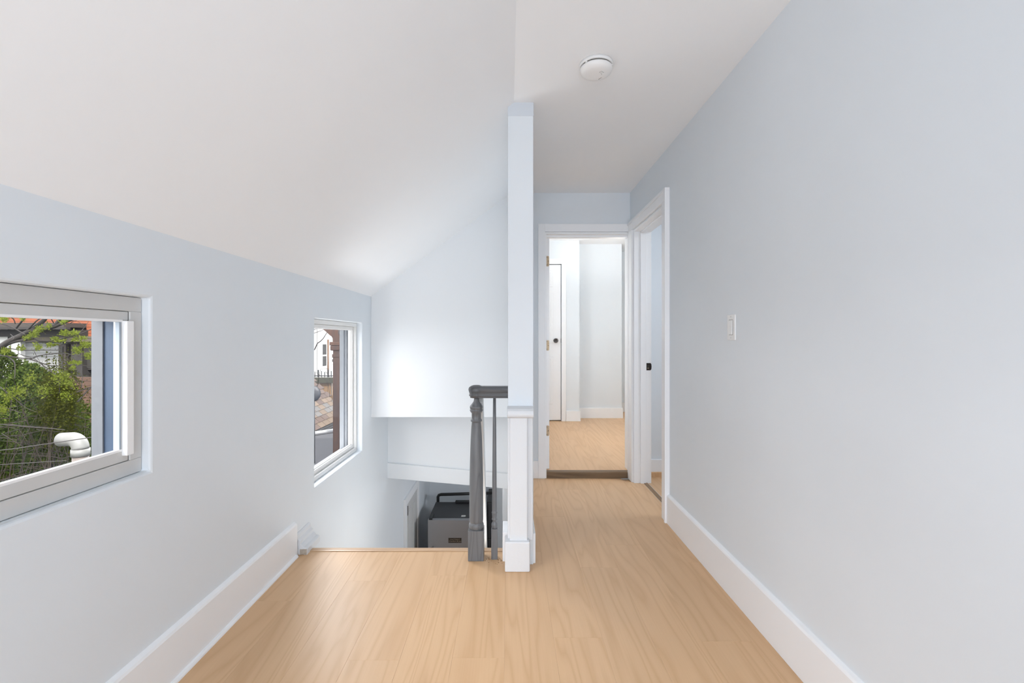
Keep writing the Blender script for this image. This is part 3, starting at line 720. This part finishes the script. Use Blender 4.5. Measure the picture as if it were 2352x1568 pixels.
fz = -1.0; fx0, fx1 = -.964, -.30
fr = thing('refrigerator', (-.63, 5.75, LZ), 'stainless steel refrigerator with charcoal top at the foot of the stairs', 'refrigerator')
pt(MB().box(fx0, fx1, 5.50, 6.03, LZ+.03, fz), 'cabinet', 'charcoal', fr, bevel=.006)
def bowed(z0, z1, name):
    n = 24; mb = MB(); fr_ = []
    for i in range(n+1):
        u = i/n; y = 5.437-.014*(1-(2*u-1)**2)
        if i in (0, n): y = 5.443
        fr_.append((fx0+(fx1-fx0)*u, y))
    mb.prism(fr_+[(fx1, 5.494), (fx0, 5.494)], 'z', z0, z1)
    for i, f in enumerate(mb.f):
        if len(f) == 4: mb.sm.add(i)
    o = pt(mb, name, 'steel', fr)
    md = o.modifiers.new('split', 'EDGE_SPLIT'); md.split_angle = math.radians(35); return o
bowed(LZ+1.15, fz-.004, 'freezer_door')
bowed(LZ+.06, LZ+1.14, 'fridge_door')
for (z0, z1) in ((LZ+1.18, LZ+1.42), (LZ+.5, LZ+1.1)):
    pt(MB().tube([(fx0+.06, 5.425, z0), (fx0+.06, 5.385, z0+.01), (fx0+.06, 5.385, z1-.01), (fx0+.06, 5.425, z1)], .011, 10), 'handle', 'steel', fr)
pt(MB().box(fx0+.012, fx0+.05, 5.44, 5.60, fz-.002, fz+.010), 'hinge_cover', 'black', fr, bevel=.003)
pt(MB().box(fx0+.39, fx0+.44, 5.53, 5.56, fz-.001, fz+.006), 'sticker', 'vinyl_grey', fr)
for xx in (fx0+.06, fx1-.06):
    for yy in (5.55, 5.98): pt(MB().lathe([(.02, 0), (.02, .034)], (xx, yy, LZ), 12), 'foot', 'black', fr)
# plaque magnet on the freezer door
pa0, pa1 = at(1030, 1246.2, 5.425), at(1060, 1234.8, 5.425)
pl = thing('plaque_magnet', ((pa0.x+pa1.x)/2, 5.424, pa0.z), 'small dark brown plaque with cursive lettering on the refrigerator door', 'magnet')
pt(MB().box(pa0.x, pa1.x, 5.4215, 5.4252, pa0.z, pa1.z), 'board', 'plaque', pl, bevel=.001)
def text(s, size, loc, parent, name, m, shear=.25):
    cu = bpy.data.curves.new(name, 'FONT'); cu.body = s; cu.size = size; cu.align_x = 'CENTER'; cu.align_y = 'CENTER'
    cu.shear = shear; cu.extrude = .0004; cu.materials.append(M[m])
    o = bpy.data.objects.new('tmp', cu); COL.objects.link(o)
    dg = bpy.context.evaluated_depsgraph_get(); me = bpy.data.meshes.new_from_object(o.evaluated_get(dg))
    bpy.data.objects.remove(o)
    t = bpy.data.objects.new(name, me); COL.objects.link(t); t.rotation_euler = (math.pi/2, 0, 0)
    t.location = Vector(loc)-Vector(parent.location); t.parent = parent; return t
cx = (pa0.x+pa1.x)/2
text('Good Tidings of', .017, (cx-.002, 5.4212, pa0.z+.043), pl, 'lettering', 'plaque_ink')
text('Comfort & Joy', .025, (cx+.001, 5.4212, pa0.z+.020), pl, 'lettering', 'plaque_ink')
# black pipe behind the refrigerator
Yp = 6.10
c0 = at(1006, 1160, Yp); c1 = at(1006, 1140.5, Yp); c2 = at(1013, 1135.3, Yp); c3 = at(1133, 1131.7, Yp)
tag(MB().tube([(c0.x, Yp, LZ+.01), c0, c1, ((c1.x*.7+c2.x*.3), Yp, c2.z*.75+c1.z*.25), c2, c3, (c3.x+.01, 6.61, c3.z)], .0195, 14).build('pipe', 'black'),
    'black pipe with an elbow running level behind the refrigerator', 'pipe')
s0, s1 = at(1046, 1152, 6.0), at(1146, 1147, 6.0)
strp = MB().box(s0.x, fx1-.01, 5.965, 6.03, fz+.001, fz+.026)
tag(strp.build('tray', 'black', bevel=.004), 'thin black tray lying on the back edge of the refrigerator top', 'tray')
cb = thing('cabinet', (-.27, 6.35, LZ), 'tall charcoal cabinet right of the refrigerator', 'cabinet')
cxa, cxb = fx1+.015, (1132-1168)*6.06/F
pt(MB().box(cxa, cxb, 6.062, 6.60, LZ, 1.165-(1152.5-777)*6.06/F), 'body', 'charcoal', cb, bevel=.004)
pt(MB().box(cxa+.01, cxb-.01, 6.045, 6.061, LZ+.08, -1.5), 'door', 'charcoal', cb, bevel=.004)
pt(MB().box(cxa+.01, cxb-.01, 6.045, 6.061, -1.49, -1.03), 'door', 'charcoal', cb, bevel=.004)

# ================================================================== OUTSIDE
GZ = -3.0
struct(MB().box(-60, 20, -20, 80, GZ-.2, GZ).build('ground', 'lawn'), 'garden ground around the house', 'ground')

# porch roof under the far window
mb = MB().prism([(-1.272, 1.6), (-2.75, 1.6), (-2.75, 6.19), (-2.2, 6.74), (-1.272, 7.65)], 'z', -.33, -.15)
pr = tag(mb.build('porch_roof', 'roofing'), 'low dark grey felt porch roof with a white edge below the far window', 'roof')
def seg_box(mb, a, b, wd, z0, z1):
    a = Vector((a[0], a[1], 0)); b = Vector((b[0], b[1], 0)); n = Vector((0, 0, 1)).cross((b-a).normalized())*wd
    mb.prism([(a.x, a.y), (b.x, b.y), (b.x+n.x, b.y+n.y), (a.x+n.x, a.y+n.y)], 'z', z0, z1)
mb = MB(); seg_box(mb, (-2.75, 6.19), (-1.272, 7.653), .05, -.35, -.125); pt(mb, 'edge_flashing', 'roof_edge', pr)
mb = MB(); seg_box(mb, (-2.75, 1.6), (-2.75, 6.19), .05, -.35, -.125); pt(mb, 'edge_flashing', 'roof_edge', pr)
mb = MB(); seg_box(mb, (-1.287, 7.50), (-2.75, 6.04), .012, -.15, -.142); pt(mb, 'felt_lap', 'gutter', pr)
for (x, y) in ((-2.65, 1.75), (-2.65, 6.0), (-1.45, 7.3)): pt(MB().box(x-.05, x+.05, y-.05, y+.05, GZ, -.33), 'post', 'porch', pr)

# vent pipe
VX, VY = (185-1168)*2.45/F, 2.45
vp = thing('vent_pipe', (VX, VY, -.15), 'white plastic vent pipe with a curved elbow outside the near window', 'pipe')
zc0, zc1 = at(0, 1046, VY).z, at(0, 1030, VY).z
pt(MB().lathe([(.035, -.15), (.035, zc0+.005)], (VX, VY, 0), 28), 'riser', 'pvc_pink', vp)
pt(MB().lathe([(.0355, zc0), (.0405, zc0), (.0405, zc1), (.0355, zc1)], (VX, VY, 0), 28), 'collar', 'pvc', vp)
ex = MB(); pts = []; Rb = .050
dx, dy = -1.0, .08           # the elbow opens towards the garden
for k in range(11):
    a = math.radians(98)*k/10
    pts.append((VX+dx*Rb*(1-math.cos(a)), VY+dy*Rb*(1-math.cos(a)), zc1+Rb*math.sin(a)))
p = Vector(pts[-1]); t = (p-Vector(pts[-2])).normalized()
pts.append(p+t*.058)
ex.tube(pts, [.0368]*(len(pts)-1)+[.036], 28); pt(ex, 'elbow', 'pvc', vp)

# round dark cap on its stem
dc = at(719, 903.5, 4.8)
dsh = thing('roof_vent', (dc.x, dc.y, -.15), 'dark grey round roof vent cap seen at the edge of the far window', 'vent')
pt(MB().lathe([(.001, -.03), (.05, -.026), (.078, -.012), (.083, 0), (.078, .012), (.05, .026), (.001, .03)], (dc.x, dc.y, dc.z), 28, 'y'), 'cap', 'dish', dsh)
pt(MB().lathe([(.02, 0), (.02, dc.z-.07+.15)], (dc.x, dc.y, -.15), 14), 'stem', 'dish', dsh)

# brown porch post
PYY = 5.0
def pp(px, y): return at(px, y, PYY)
xa, xb = pp(764, 0).x, pp(779, 0).x; xc = (xa+xb)/2; hw = (xb-xa)/2
po = thing('porch_post', (xc, PYY, -.15), 'brown stained turned porch post with a curved bracket outside the far window', 'post')
zz = lambda y: pp(0, y).z
pt(MB().box(xc-hw, xc+hw, PYY, PYY+2*hw, -.15, zz(819)), 'shaft', 'porch', po, bevel=.008)
pt(MB().box(xc-hw-.006, xc+hw+.006, PYY-.006, PYY+2*hw+.006, zz(820), zz(813)), 'collar', 'porch', po, bevel=.004)
pt(MB().box(xc-hw+.003, xc+hw-.003, PYY+.003, PYY+2*hw-.003, zz(814), zz(805)), 'neck', 'porch', po)
pt(MB().box(xc-hw-.022, xc+hw+.01, PYY-.022, PYY+2*hw+.02, zz(805), zz(793)), 'capital', 'porch', po, bevel=.012, seg=3)
pt(MB().box(xc-hw-.026, xc+hw+.012, PYY-.026, PYY+2*hw+.02, zz(793), zz(785)), 'capital', 'porch', po, bevel=.004)
pt(MB().box(xc-hw, xc+hw, PYY, PYY+2*hw, zz(786), 1.62), 'upper_shaft', 'porch', po)
arc = [(xc-hw, zz(783)), (xc-hw-.006, zz(776)), (xc-hw-.018, zz(772)), (xc-hw-.034, zz(770)), (xc-hw-.060, zz(765)), (xc-hw-.086, zz(760)), (xc-hw-.105, zz(757)), (xc-hw-.112, zz(752)), (xc-hw-.16, zz(750)), (xc-hw-.17, 1.56), (xc-hw, 1.56)]
pt(MB().prism(arc, 'y', PYY+.01, PYY+2*hw-.01), 'bracket', 'porch', po)
pt(MB().box(xc-1.2, xc+.5, PYY-.02, PYY+2*hw+.02, 1.56, 1.78), 'beam', 'porch', po)
cab = MB().tube([at(779, 757, 4.6), at(777.5, 762, 4.6), at(778.5, 767.5, 4.6), at(781.5, 769, 4.6), at(784.5, 766, 4.6), at(786.5, 763.5, 4.6), at(791, 763.6, 4.2)], .0055, 6)
pt(cab, 'wire_hook', 'cable', po)

# shed with a shingled roof
sh = thing('shed', (-5.6, 10, GZ), 'small neighbouring shed with a brown shingled roof beyond the porch', 'shed')
sE, sRx, y0s, y1s = -4.38, -6.0, 7.6, 12.45; zE = -.92; sl = 1.0
leng = math.hypot(sE-sRx, sl*(sE-sRx)); nrow = 16; stp = leng/nrow; ang = math.atan(sl)
pt(MB().prism([(sE+.02, zE-.04), (sRx, zE-.04+sl*(sE-sRx)), (sRx*2-sE, zE-.04), (sRx*2-sE, zE-.16), (sRx, zE-.16+sl*(sE-sRx)), (sE+.02, zE-.16)], 'y', y0s+.03, y1s-.03), 'roof_deck', 'gutter', sh)
pt(MB().prism([(sE-.25, GZ), (sRx*2-sE+.25, GZ), (sRx*2-sE+.25, zE), (sRx, zE+sl*(sE-sRx)-.3), (sE-.25, zE)], 'y', y0s+.2, y1s-.2), 'walls', 'tan_wall', sh)
pt(MB().box(sE-.01, sE+.09, y0s, y1s, zE-.17, zE-.07), 'gutter', 'gutter', sh)
sm_me = {}
for k, mm in (('shingle', 0), ('shingle_pale', 1), ('shingle_grey', 2)):
    m_ = MB(); w_, l_ = .285, stp*1.12
    m_.add([(-.012, 0, 0), (l_, 0, 0), (l_, w_, 0), (-.012, w_, 0), (-.012, 0, .02), (l_, 0, .006), (l_, w_, .006), (-.012, w_, .02)], [(3,2,1,0), (4,5,6,7), (0,1,5,4), (1,2,6,5), (2,3,7,6), (3,0,4,7)])
    me = bpy.data.meshes.new('shingle'); me.from_pydata(m_.v, [], m_.f); me.materials.append(M[k]); sm_me[k] = me
for r in range(nrow):
    y = y0s - (r % 2)*.145
    while y < y1s:
        if y >= y0s-.01 and y+.285 <= y1s+.2:
            k = 'shingle'
            if r in (2, 3): k = random.choice(['shingle_grey', 'shingle_pale', 'shingle_grey'])
            elif r in (0, 1, 4): k = random.choice(['shingle_pale', 'shingle', 'shingle_pale'])
            o = bpy.data.objects.new('shingle', sm_me[k]); COL.objects.link(o); o.parent = sh
            d = r*stp
            o.location = Vector((sE-d*math.cos(ang), y, zE+d*math.sin(ang)+.004)) - Vector(sh.location)
            o.rotation_euler = (0, ang, math.pi) if False else (0, math.pi+ang, 0)
            o.scale = (1, 1, -1)
        y += .299
# board fence behind the shed
fe = thing('fence', (-6, 15, GZ), 'tan board fence with a mossy top rail behind the shed', 'fence')
bw = .125; fm = None
zt_, zb_ = at(0, 878, 15).z, GZ
for k in range(30):
    x = -7.6+k*(bw+.012)
    if fm is None:
        fm = MB().box(0, bw, 0, .03, 0, zt_-zb_); o = pt(MB().box(x, x+bw, 15, 15.03, zb_, zt_), 'board', 'cedar', fe); fm = (o, x)
    else:
        o = bpy.data.objects.new('board', fm[0].data); COL.objects.link(o); o.parent = fe
        o.matrix_parent_inverse = fm[0].matrix_parent_inverse; o.location = (x-fm[1], random.uniform(-.008, .008), random.uniform(-.03, 0))
pt(MB().box(-7.8, -3.6, 14.9, 15.1, zt_-.01, at(0, 866.5, 15).z), 'top_rail', 'mossy', fe)
ra = thing('iron_railing', (-6, 16, -3), 'black iron railing above the board fence in front of the far white house', 'railing')
for k in range(26):
    x = -7.4+k*.115; hh = .02+.04*((k*7) % 3)
    pt(MB().box(x, x+.022+.014*((k*5) % 3 == 0), 16, 16.03, -3, at(0, 848+hh*60, 16).z), 'bar', 'iron', ra)
pt(MB().box(-7.5, -4.3, 15.99, 16.04, at(0, 864, 16).z, at(0, 862, 16).z), 'crossbar', 'iron', ra)
# far white house
fh = thing('house', (-13.5, 30, GZ), 'far sunlit white house with sash windows and a brown downpipe', 'house')
hx = -12.3
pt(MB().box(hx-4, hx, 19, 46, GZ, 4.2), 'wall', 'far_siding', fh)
pt(MB().prism([(hx+.4, 4.2), (hx-4.4, 4.2), (hx-2, 6.2)], 'y', 18.6, 46.4), 'roof', 'shingle', fh)
for (ya, yb, za, zb) in ((29.96, 30.62, -.72, .80), (31.55, 32.3, -.52, .08), (26.0, 26.7, -.7, .8)):
    wf = pt(MB().box(hx-.02, hx+.06, ya-.09, yb+.09, za-.1, zb+.09), 'window_frame', 'far_siding', fh)
    zm = (za+zb)/2
    pt(MB().box(hx, hx+.07, ya, yb-.06, za+.06, zm-.05), 'sash_pane', 'win_dark', wf)
    pt(MB().box(hx, hx+.07, ya, yb-.06, zm+.05, zb-.02), 'sash_pane', 'win_dark', wf)
pt(MB().lathe([(.06, 0), (.06, 3.9)], (hx+.1, 30.78, -2.8), 10), 'downpipe', 'brown_pipe', fh)
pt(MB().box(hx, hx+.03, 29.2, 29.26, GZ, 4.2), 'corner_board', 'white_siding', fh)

# near neighbour's house beyond the shrubs (facing the near window)
Yh = 12.0
nh = thing('house', (-12.5, Yh+1, GZ), 'neighbouring house with orange siding above white clapboards behind the shrubs', 'house')
def hb(px0, px1, ya, yb, d0, d1, name, m, parent=nh, bevel=0):
    A = at(px0, yb, Yh); B = at(px1, ya, Yh)
    return pt(MB().box(A.x, B.x, Yh+d0, Yh+d1, A.z, B.z), name, m, parent, bevel=bevel)
hb(-180, 320, 560, 1160, .35, 3, 'walls', 'tan_wall')
y = 772.0
while y > 600:                                        # orange siding boards of the upper storey
    x0 = 176 if y > 744 else -170
    hb(x0, 318, y-6.6, y, .28, .36, 'siding_board', 'orange'); y -= 7.1
hb(-170, 176, 742, 752, -.35, .36, 'soffit', 'eave')
hb(-170, 187, 751.5, 757, -.42, -.30, 'gutter', 'eave_dark')
hb(-170, 180, 757, 773, -.05, .36, 'shade_strip', 'eave_dark')  # dark strip that paints the shade below the eave
hb(34, 318, 772, 785, -.02, .36, 'fascia', 'fascia')
y = 868.0
while y > 786:                                        # white clapboards
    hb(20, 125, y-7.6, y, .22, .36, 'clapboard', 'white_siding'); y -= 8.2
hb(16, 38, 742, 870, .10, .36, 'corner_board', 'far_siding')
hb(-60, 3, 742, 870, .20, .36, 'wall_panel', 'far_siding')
hb(3, 17, 748, 788, .15, .36, 'window_pane', 'win_dark')
wf = hb(124, 141, 791, 852, .12, .36, 'window_frame', 'eave'); hb(128, 135, 796, 848, .10, .2, 'window_pane', 'win_dark', wf)
wf = hb(146, 172, 791, 850, .2, .36, 'window_frame', 'fascia'); hb(149, 170, 795, 846, .18, .3, 'window_pane', 'win_dark', wf)
wf = hb(176, 210, 791, 850, .2, .36, 'window_frame', 'eave'); hb(184, 207, 800, 846, .18, .3, 'window_pane', 'win_dark', wf)
hb(172, 185, 815, 862, .05, .36, 'post', 'eave_dark')
# low reddish brown board wall
rb = thing('board_wall', (-10.5, 10.5, GZ), 'reddish brown horizontal board fence beyond the yellow green shrub', 'fence')
for k in range(26):
    ya = 866+k*9.6
    A = at(112, ya+9.0, 10.5); B = at(300, ya, 10.5)
    pt(MB().box(A.x, B.x, 10.5, 10.5+.05+.01*(k % 2), A.z, B.z), 'board', 'red_board', rb)
A = at(112, 0, 10.5)
for xx in (A.x+.1, A.x+.95, A.x+1.75): pt(MB().box(xx, xx+.09, 10.56, 10.66, GZ, at(0, 868, 10.5).z), 'post', 'eave_dark', rb)

# ------------------------------------------------------------------ plants
def leaves_mesh(name, pts, nrm, size, m, parent, aspect=.5):
    """small rhombic leaves, one 4-sided card each"""
    n = len(pts)
    d = rng.normal(size=(n, 3)); d /= np.linalg.norm(d, axis=1)[:, None]
    d = d*.75 + nrm*.6; d /= np.linalg.norm(d, axis=1)[:, None]
    s = np.cross(d, rng.normal(size=(n, 3))); s /= np.linalg.norm(s, axis=1)[:, None]
    ln = (size*rng.uniform(.6, 1.4, n))[:, None]
    up = np.cross(d, s)*ln*.12
    v = np.stack([pts, pts+d*ln*.45+s*ln*aspect*.5+up, pts+d*ln, pts+d*ln*.45-s*ln*aspect*.5+up], 1).reshape(-1, 3)
    me = bpy.data.meshes.new(name); me.vertices.add(4*n); me.vertices.foreach_set('co', v.ravel())
    me.loops.add(4*n); me.loops.foreach_set('vertex_index', np.arange(4*n)); me.polygons.add(n)
    me.polygons.foreach_set('loop_start', np.arange(n)*4); me.polygons.foreach_set('loop_total', np.full(n, 4))
    me.update(calc_edges=True); me.materials.append(M[m])
    o = bpy.data.objects.new(name, me); COL.objects.link(o); o['kind'] = 'stuff'; o.parent = parent
    o.matrix_parent_inverse = Matrix.Translation(-Vector(parent.location)); return o

def conifer(px, ytop, Y, rad, n, label, m='ever', size=.04, taper=.75):
    top = at(px, ytop, Y); hgt = top.z-GZ
    e = thing('evergreen_shrub', (top.x, Y, GZ), label, 'shrub')
    pt(MB().tube([(top.x, Y, GZ), (top.x+.02, Y, GZ+hgt*.5), (top.x, Y, top.z-.15)], [.06, .045, .012], 8), 'trunk', 'bark', e)
    t = rng.random(n)**.8                            # depth below the top
    z = top.z - t*min(hgt-.2, 2.4)
    r = rad*np.clip((t*2.4/.9)**taper, .05, 1)
    a = rng.uniform(0, 2*np.pi, n)
    lump = 1+.16*np.sin(a*5+z*6)+.12*np.sin(a*9-z*11)+.10*np.sin(z*17+a*3)
    rr = r*lump*(1-.55*rng.random(n)**2.2)
    P = np.stack([top.x+rr*np.cos(a), Y+rr*np.sin(a), z], 1)
    N = np.stack([np.cos(a), np.sin(a), np.full(n, .55)], 1); N /= np.linalg.norm(N, axis=1)[:, None]
    leaves_mesh('foliage', P, N, size, m, e, .42)
    return e
conifer(72, 838, 5.4, .62, 60000, 'dense evergreen shrub in the middle of the near window view')
conifer(2, 800, 6.0, .62, 40000, 'taller dark evergreen shrub at the edge of the near window view', 'ever_dark')
conifer(120, 905, 5.0, .42, 22000, 'small evergreen shrub behind the vent pipe', 'ever_dark', .035)

# thicket of brown stems with young yellow green leaves
th = at(155, 870, 4.6)
e = thing('thicket', (th.x, 4.6, GZ), 'loose yellow green thicket with bare brown stems behind the vent pipe', 'shrub')
mb = MB(); tips = []
for k in range(46):
    b0 = Vector((th.x-.35+random.gauss(0, .35), 4.6+random.gauss(0, .18), GZ))
    t0 = at(random.uniform(20, 205), random.uniform(862, 1010), 4.6+random.gauss(0, .2))
    mid = (b0*.35+t0*.65)+Vector((random.gauss(0, .12), random.gauss(0, .1), random.gauss(0, .1)))
    q1 = mid*.5+t0*.5+Vector((random.gauss(0, .06), random.gauss(0, .05), .04))
    mb.tube([b0, b0*.6+mid*.4, mid, q1, t0], [.007, .006, .004, .003, .001], 5); tips += [mid, q1, t0]
for k in range(48):
    a = at(random.uniform(-10, 190), random.uniform(930, 1110), 4.5+random.gauss(0, .15))
    d = Vector((random.uniform(.2, .7)*random.choice((-1, 1)), random.gauss(0, .1), random.uniform(-.12, .22)))
    mb.tube([a, a+d*.5+Vector((0, 0, random.gauss(0, .03))), a+d], [.0035, .003, .001], 4)
pt(mb, 'stems', 'twig', e)['kind'] = 'stuff'
P = []
for k in range(9500):
    px = random.gauss(136, 24); py = random.gauss(925, 40)
    P.append(at(px, py, 4.6+random.gauss(0, .22)))
P = np.array(P); Nn = np.tile(np.array([[.3, -.5, .8]]), (len(P), 1))
leaves_mesh('leaves', P, Nn, .023, 'olive', e, .5)

# leafing tree whose boughs cross the near window
tr = thing('tree', (at(-60, 0, 4.2).x, 4.2, GZ), 'leafing tree with grey boughs crossing the near window view', 'tree')
def C(x, y): return (x/7.127, 700+y/7.127)
def bough(pts, r0, r1, Y0=4.2, Y1=4.2, name='bough', n=8):
    out = []; N = len(pts)
    for i, (x, y) in enumerate(pts):
        px, py = C(x, y); t = i/(N-1); out.append(at(px, py, Y0+(Y1-Y0)*t))
    # smooth
    sm = []
    for i in range(len(out)-1):
        pm, p0, p1, p2 = out[max(i-1, 0)], out[i], out[i+1], out[min(i+2, len(out)-1)]
        for s in (0, .33, .66):
            sm.append(.5*((2*p0)+(-pm+p1)*s+(2*pm-5*p0+4*p1-p2)*s*s+(-pm+3*p0-3*p1+p2)*s**3))
    sm.append(out[-1])
    rad = [(r0+(r1-r0)*i/(len(sm)-1)) for i in range(len(sm))]
    pt(MB().tube(sm, rad, n), name, 'bark', tr)
u = 4.2/F/7.127                                       # metres per crop pixel
tb = at(-60, 815, 4.2)
pt(MB().tube([(tb.x, 4.2, GZ), (tb.x-.05, 4.22, -1.5), (tb.x, 4.2, tb.z-.3), tb], [.12, .10, .075, .06], 10), 'trunk', 'bark', tr)
bough([(-430, 830), (-200, 760), (0, 690), (130, 610), (260, 545), (400, 480), (520, 410)], 50*u, 40*u)
bough([(500, 430), (620, 330), (720, 250), (790, 150), (850, 60)], 40*u, 22*u)
bough([(500, 430), (620, 420), (740, 410), (880, 350), (960, 260), (1010, 170), (1050, 60)], 36*u, 22*u)
bough([(860, 370), (980, 320), (1100, 265), (1250, 225), (1420, 215), (1600, 180)], 26*u, 18*u)
bough([(-300, 800), (-80, 740), (100, 650), (250, 600), (400, 575), (560, 545)], 26*u, 22*u)
for pts, r0, r1 in (
    ([(250, 400), (330, 300), (420, 190), (500, 90)], 16, 9), ([(0, 300), (130, 340), (230, 380), (330, 440), (420, 490)], 12, 8),
    ([(50, 130), (140, 180), (220, 230), (250, 310)], 14, 6), ([(380, 480), (480, 380), (600, 260), (700, 200), (760, 170)], 12, 7),
    ([(560, 545), (640, 590), (800, 590), (1000, 560), (1150, 515), (1300, 480), (1500, 395)], 12, 6),
    ([(1180, 510), (1300, 525), (1400, 545), (1560, 555)], 8, 5), ([(1290, 470), (1370, 380), (1450, 270)], 6, 3),
    ([(-60, 820), (200, 850), (480, 880), (640, 830), (880, 800), (1050, 790), (1200, 820)], 12, 5),
    ([(480, 880), (560, 910), (680, 950), (800, 990), (1000, 995), (1250, 980), (1500, 1010)], 11, 4),
    ([(130, 710), (280, 730), (420, 745), (650, 740), (880, 745), (1000, 740)], 9, 4),
    ([(130, 850), (190, 890), (240, 950), (245, 1080), (240, 1210)], 11, 5), ([(300, 640), (300, 760), (295, 890)], 7, 3),
    ([(310, 800), (420, 840), (560, 880), (660, 960), (760, 1050), (860, 1110)], 6, 3), ([(660, 940), (730, 1010), (850, 1090), (930, 1200), (970, 1330), (980, 1460)], 7, 4),
    ([(960, 1290), (1030, 1120), (1080, 950), (1130, 800)], 6, 3), ([(560, 760), (610, 860), (660, 940)], 5, 2),
    ([(880, 570), (950, 620), (1040, 640), (1160, 600), (1240, 510)], 6, 3), ([(1040, 880), (1120, 830), (1240, 780), (1400, 820)], 4, 2),
    ([(1110, 1490), (1260, 1430), (1380, 1380), (1560, 1320)], 13, 8), ([(1270, 1590), (1370, 1470), (1480, 1360), (1600, 1250)], 12, 8),
    ([(1130, 1340), (1230, 1390), (1350, 1400)], 6, 3), ([(1330, 1360), (1350, 1200), (1340, 1080)], 6, 3), ([(1190, 1180), (1290, 1260), (1440, 1230)], 5, 3),
    ([(820, 200), (870, 280), (900, 340)], 9, 5), ([(1150, 300), (1250, 260), (1370, 340)], 6, 3), ([(700, 250), (640, 330), (560, 380)], 6, 3),
    ([(170, 480), (230, 540), (180, 580)], 5, 3), ([(760, 800), (770, 900), (760, 960)], 4, 2), ([(400, 300), (470, 330), (560, 380)], 5, 3),
    ([(0, 1340), (200, 1500), (420, 1680), (620, 1760)], 6, 3), ([(60, 1700), (300, 1660), (480, 1560), (700, 1480)], 6, 3), ([(200, 1620), (90, 1420), (110, 1250)], 6, 3)):
    bough(pts, r0*u, r1*u, 4.2, 4.2+random.uniform(-.15, .15), 'branch', 6)
P = []
for (x, y, sx_, sy_, n) in ((650, 400, 45, 40, 70), (560, 480, 60, 35, 80), (450, 540, 45, 25, 45), (800, 360, 30, 35, 35), (1060, 465, 60, 30, 60), (1220, 470, 50, 30, 60),
    (890, 555, 35, 25, 35), (980, 590, 60, 20, 50), (620, 690, 50, 40, 45), (350, 705, 45, 30, 40), (1410, 655, 70, 35, 80), (1270, 740, 60, 50, 70), (1450, 830, 50, 40, 60),
    (60, 235, 60, 40, 70), (1220, 950, 80, 18, 50), (1190, 1035, 30, 25, 25), (1040, 280, 40, 25, 40), (830, 650, 50, 22, 35), (1350, 545, 50, 15, 30), (1240, 575, 60, 20, 40),
    (100, 760, 60, 40, 50), (480, 1220, 60, 80, 60), (160, 1500, 120, 90, 90), (330, 1420, 110, 60, 80), (1000, 1190, 120, 90, 130), (1150, 1300, 90, 40, 50), (380, 240, 30, 30, 20),
    (740, 1400, 100, 70, 70), (60, 1720, 60, 60, 70), (1080, 1500, 80, 60, 60)):
    for k in range(int(n*2.2)):
        px, py = C(random.gauss(x, sx_*.7), random.gauss(y, sy_*.7)); P.append(at(px, py, 4.15+random.gauss(0, .06)))
P = np.array(P); Nn = np.tile(np.array([[.2, -.4, .6]]), (len(P), 1))
leaves_mesh('leaves', P, Nn, .021, 'lime', tr, .45)

# small tree whose twigs show in the far window
t2 = thing('tree', (at(706, 0, 9).x, 9, GZ), 'bare thin tree whose twigs show at the top of the far window', 'tree')
def tw(pts, r0, r1, Y=9.0):
    q = [at(700+x/8.253, 730+y/8.253, Y) for x, y in pts]; pt(MB().tube(q, [.62*(r0+(r1-r0)*i/(len(q)-1)) for i in range(len(q))], 6), 'branch', 'bark', t2)
b0 = at(700, 830, 9)
pt(MB().tube([(b0.x, 9, GZ), (b0.x, 9, -1), b0, at(702, 760, 9), at(706, 690, 9)], [.07, .06, .05, .035, .02], 8), 'trunk', 'bark', t2)
tw([(60, 700), (190, 590), (240, 480), (300, 440), (350, 390), (400, 310), (470, 200)], .022, .010); tw([(30, 320), (185, 285), (330, 235), (420, 150)], .013, .006)
tw([(30, 300), (190, 215), (265, 195), (330, 120)], .013, .006)
tw([(10, 980), (200, 1015), (300, 1090), (380, 1180)], .008, .004); tw([(230, 1330), (300, 960), (420, 1040), (460, 1100)], .008, .004)
tw([(400, 1170), (450, 1300), (480, 1500)], .008, .006); tw([(470, 1100), (500, 1300), (520, 1560)], .008, .006)

# cables strung from the house across the garden
for i, (pa, pb, Ya, lab) in enumerate((((-150, 1048), (200, 1005.5), 2.25, 'dark cable passing in front of the vent pipe elbow'),
                                      ((-150, 955), (122, 984), 3.2, 'thin brown cable above the vent pipe'), ((-150, 1070), (125, 1059), 3.2, 'thin brown cable below the vent pipe elbow'))):
    A, B = at(pa[0], pa[1], Ya), at(pb[0], pb[1], Ya)
    d = (A-B)
    mid = (A+B)/2-Vector((0, 0, .01))
    tag(MB().tube([A+d*3, A, mid, B, B-d*.1] if i else [A+d*3, A, mid, B, Vector((-1.29, 2.9, B.z+.06))], .0022 if not i else .0028, 6).build('cable', 'cable'), lab, 'cable', 'garden cables')
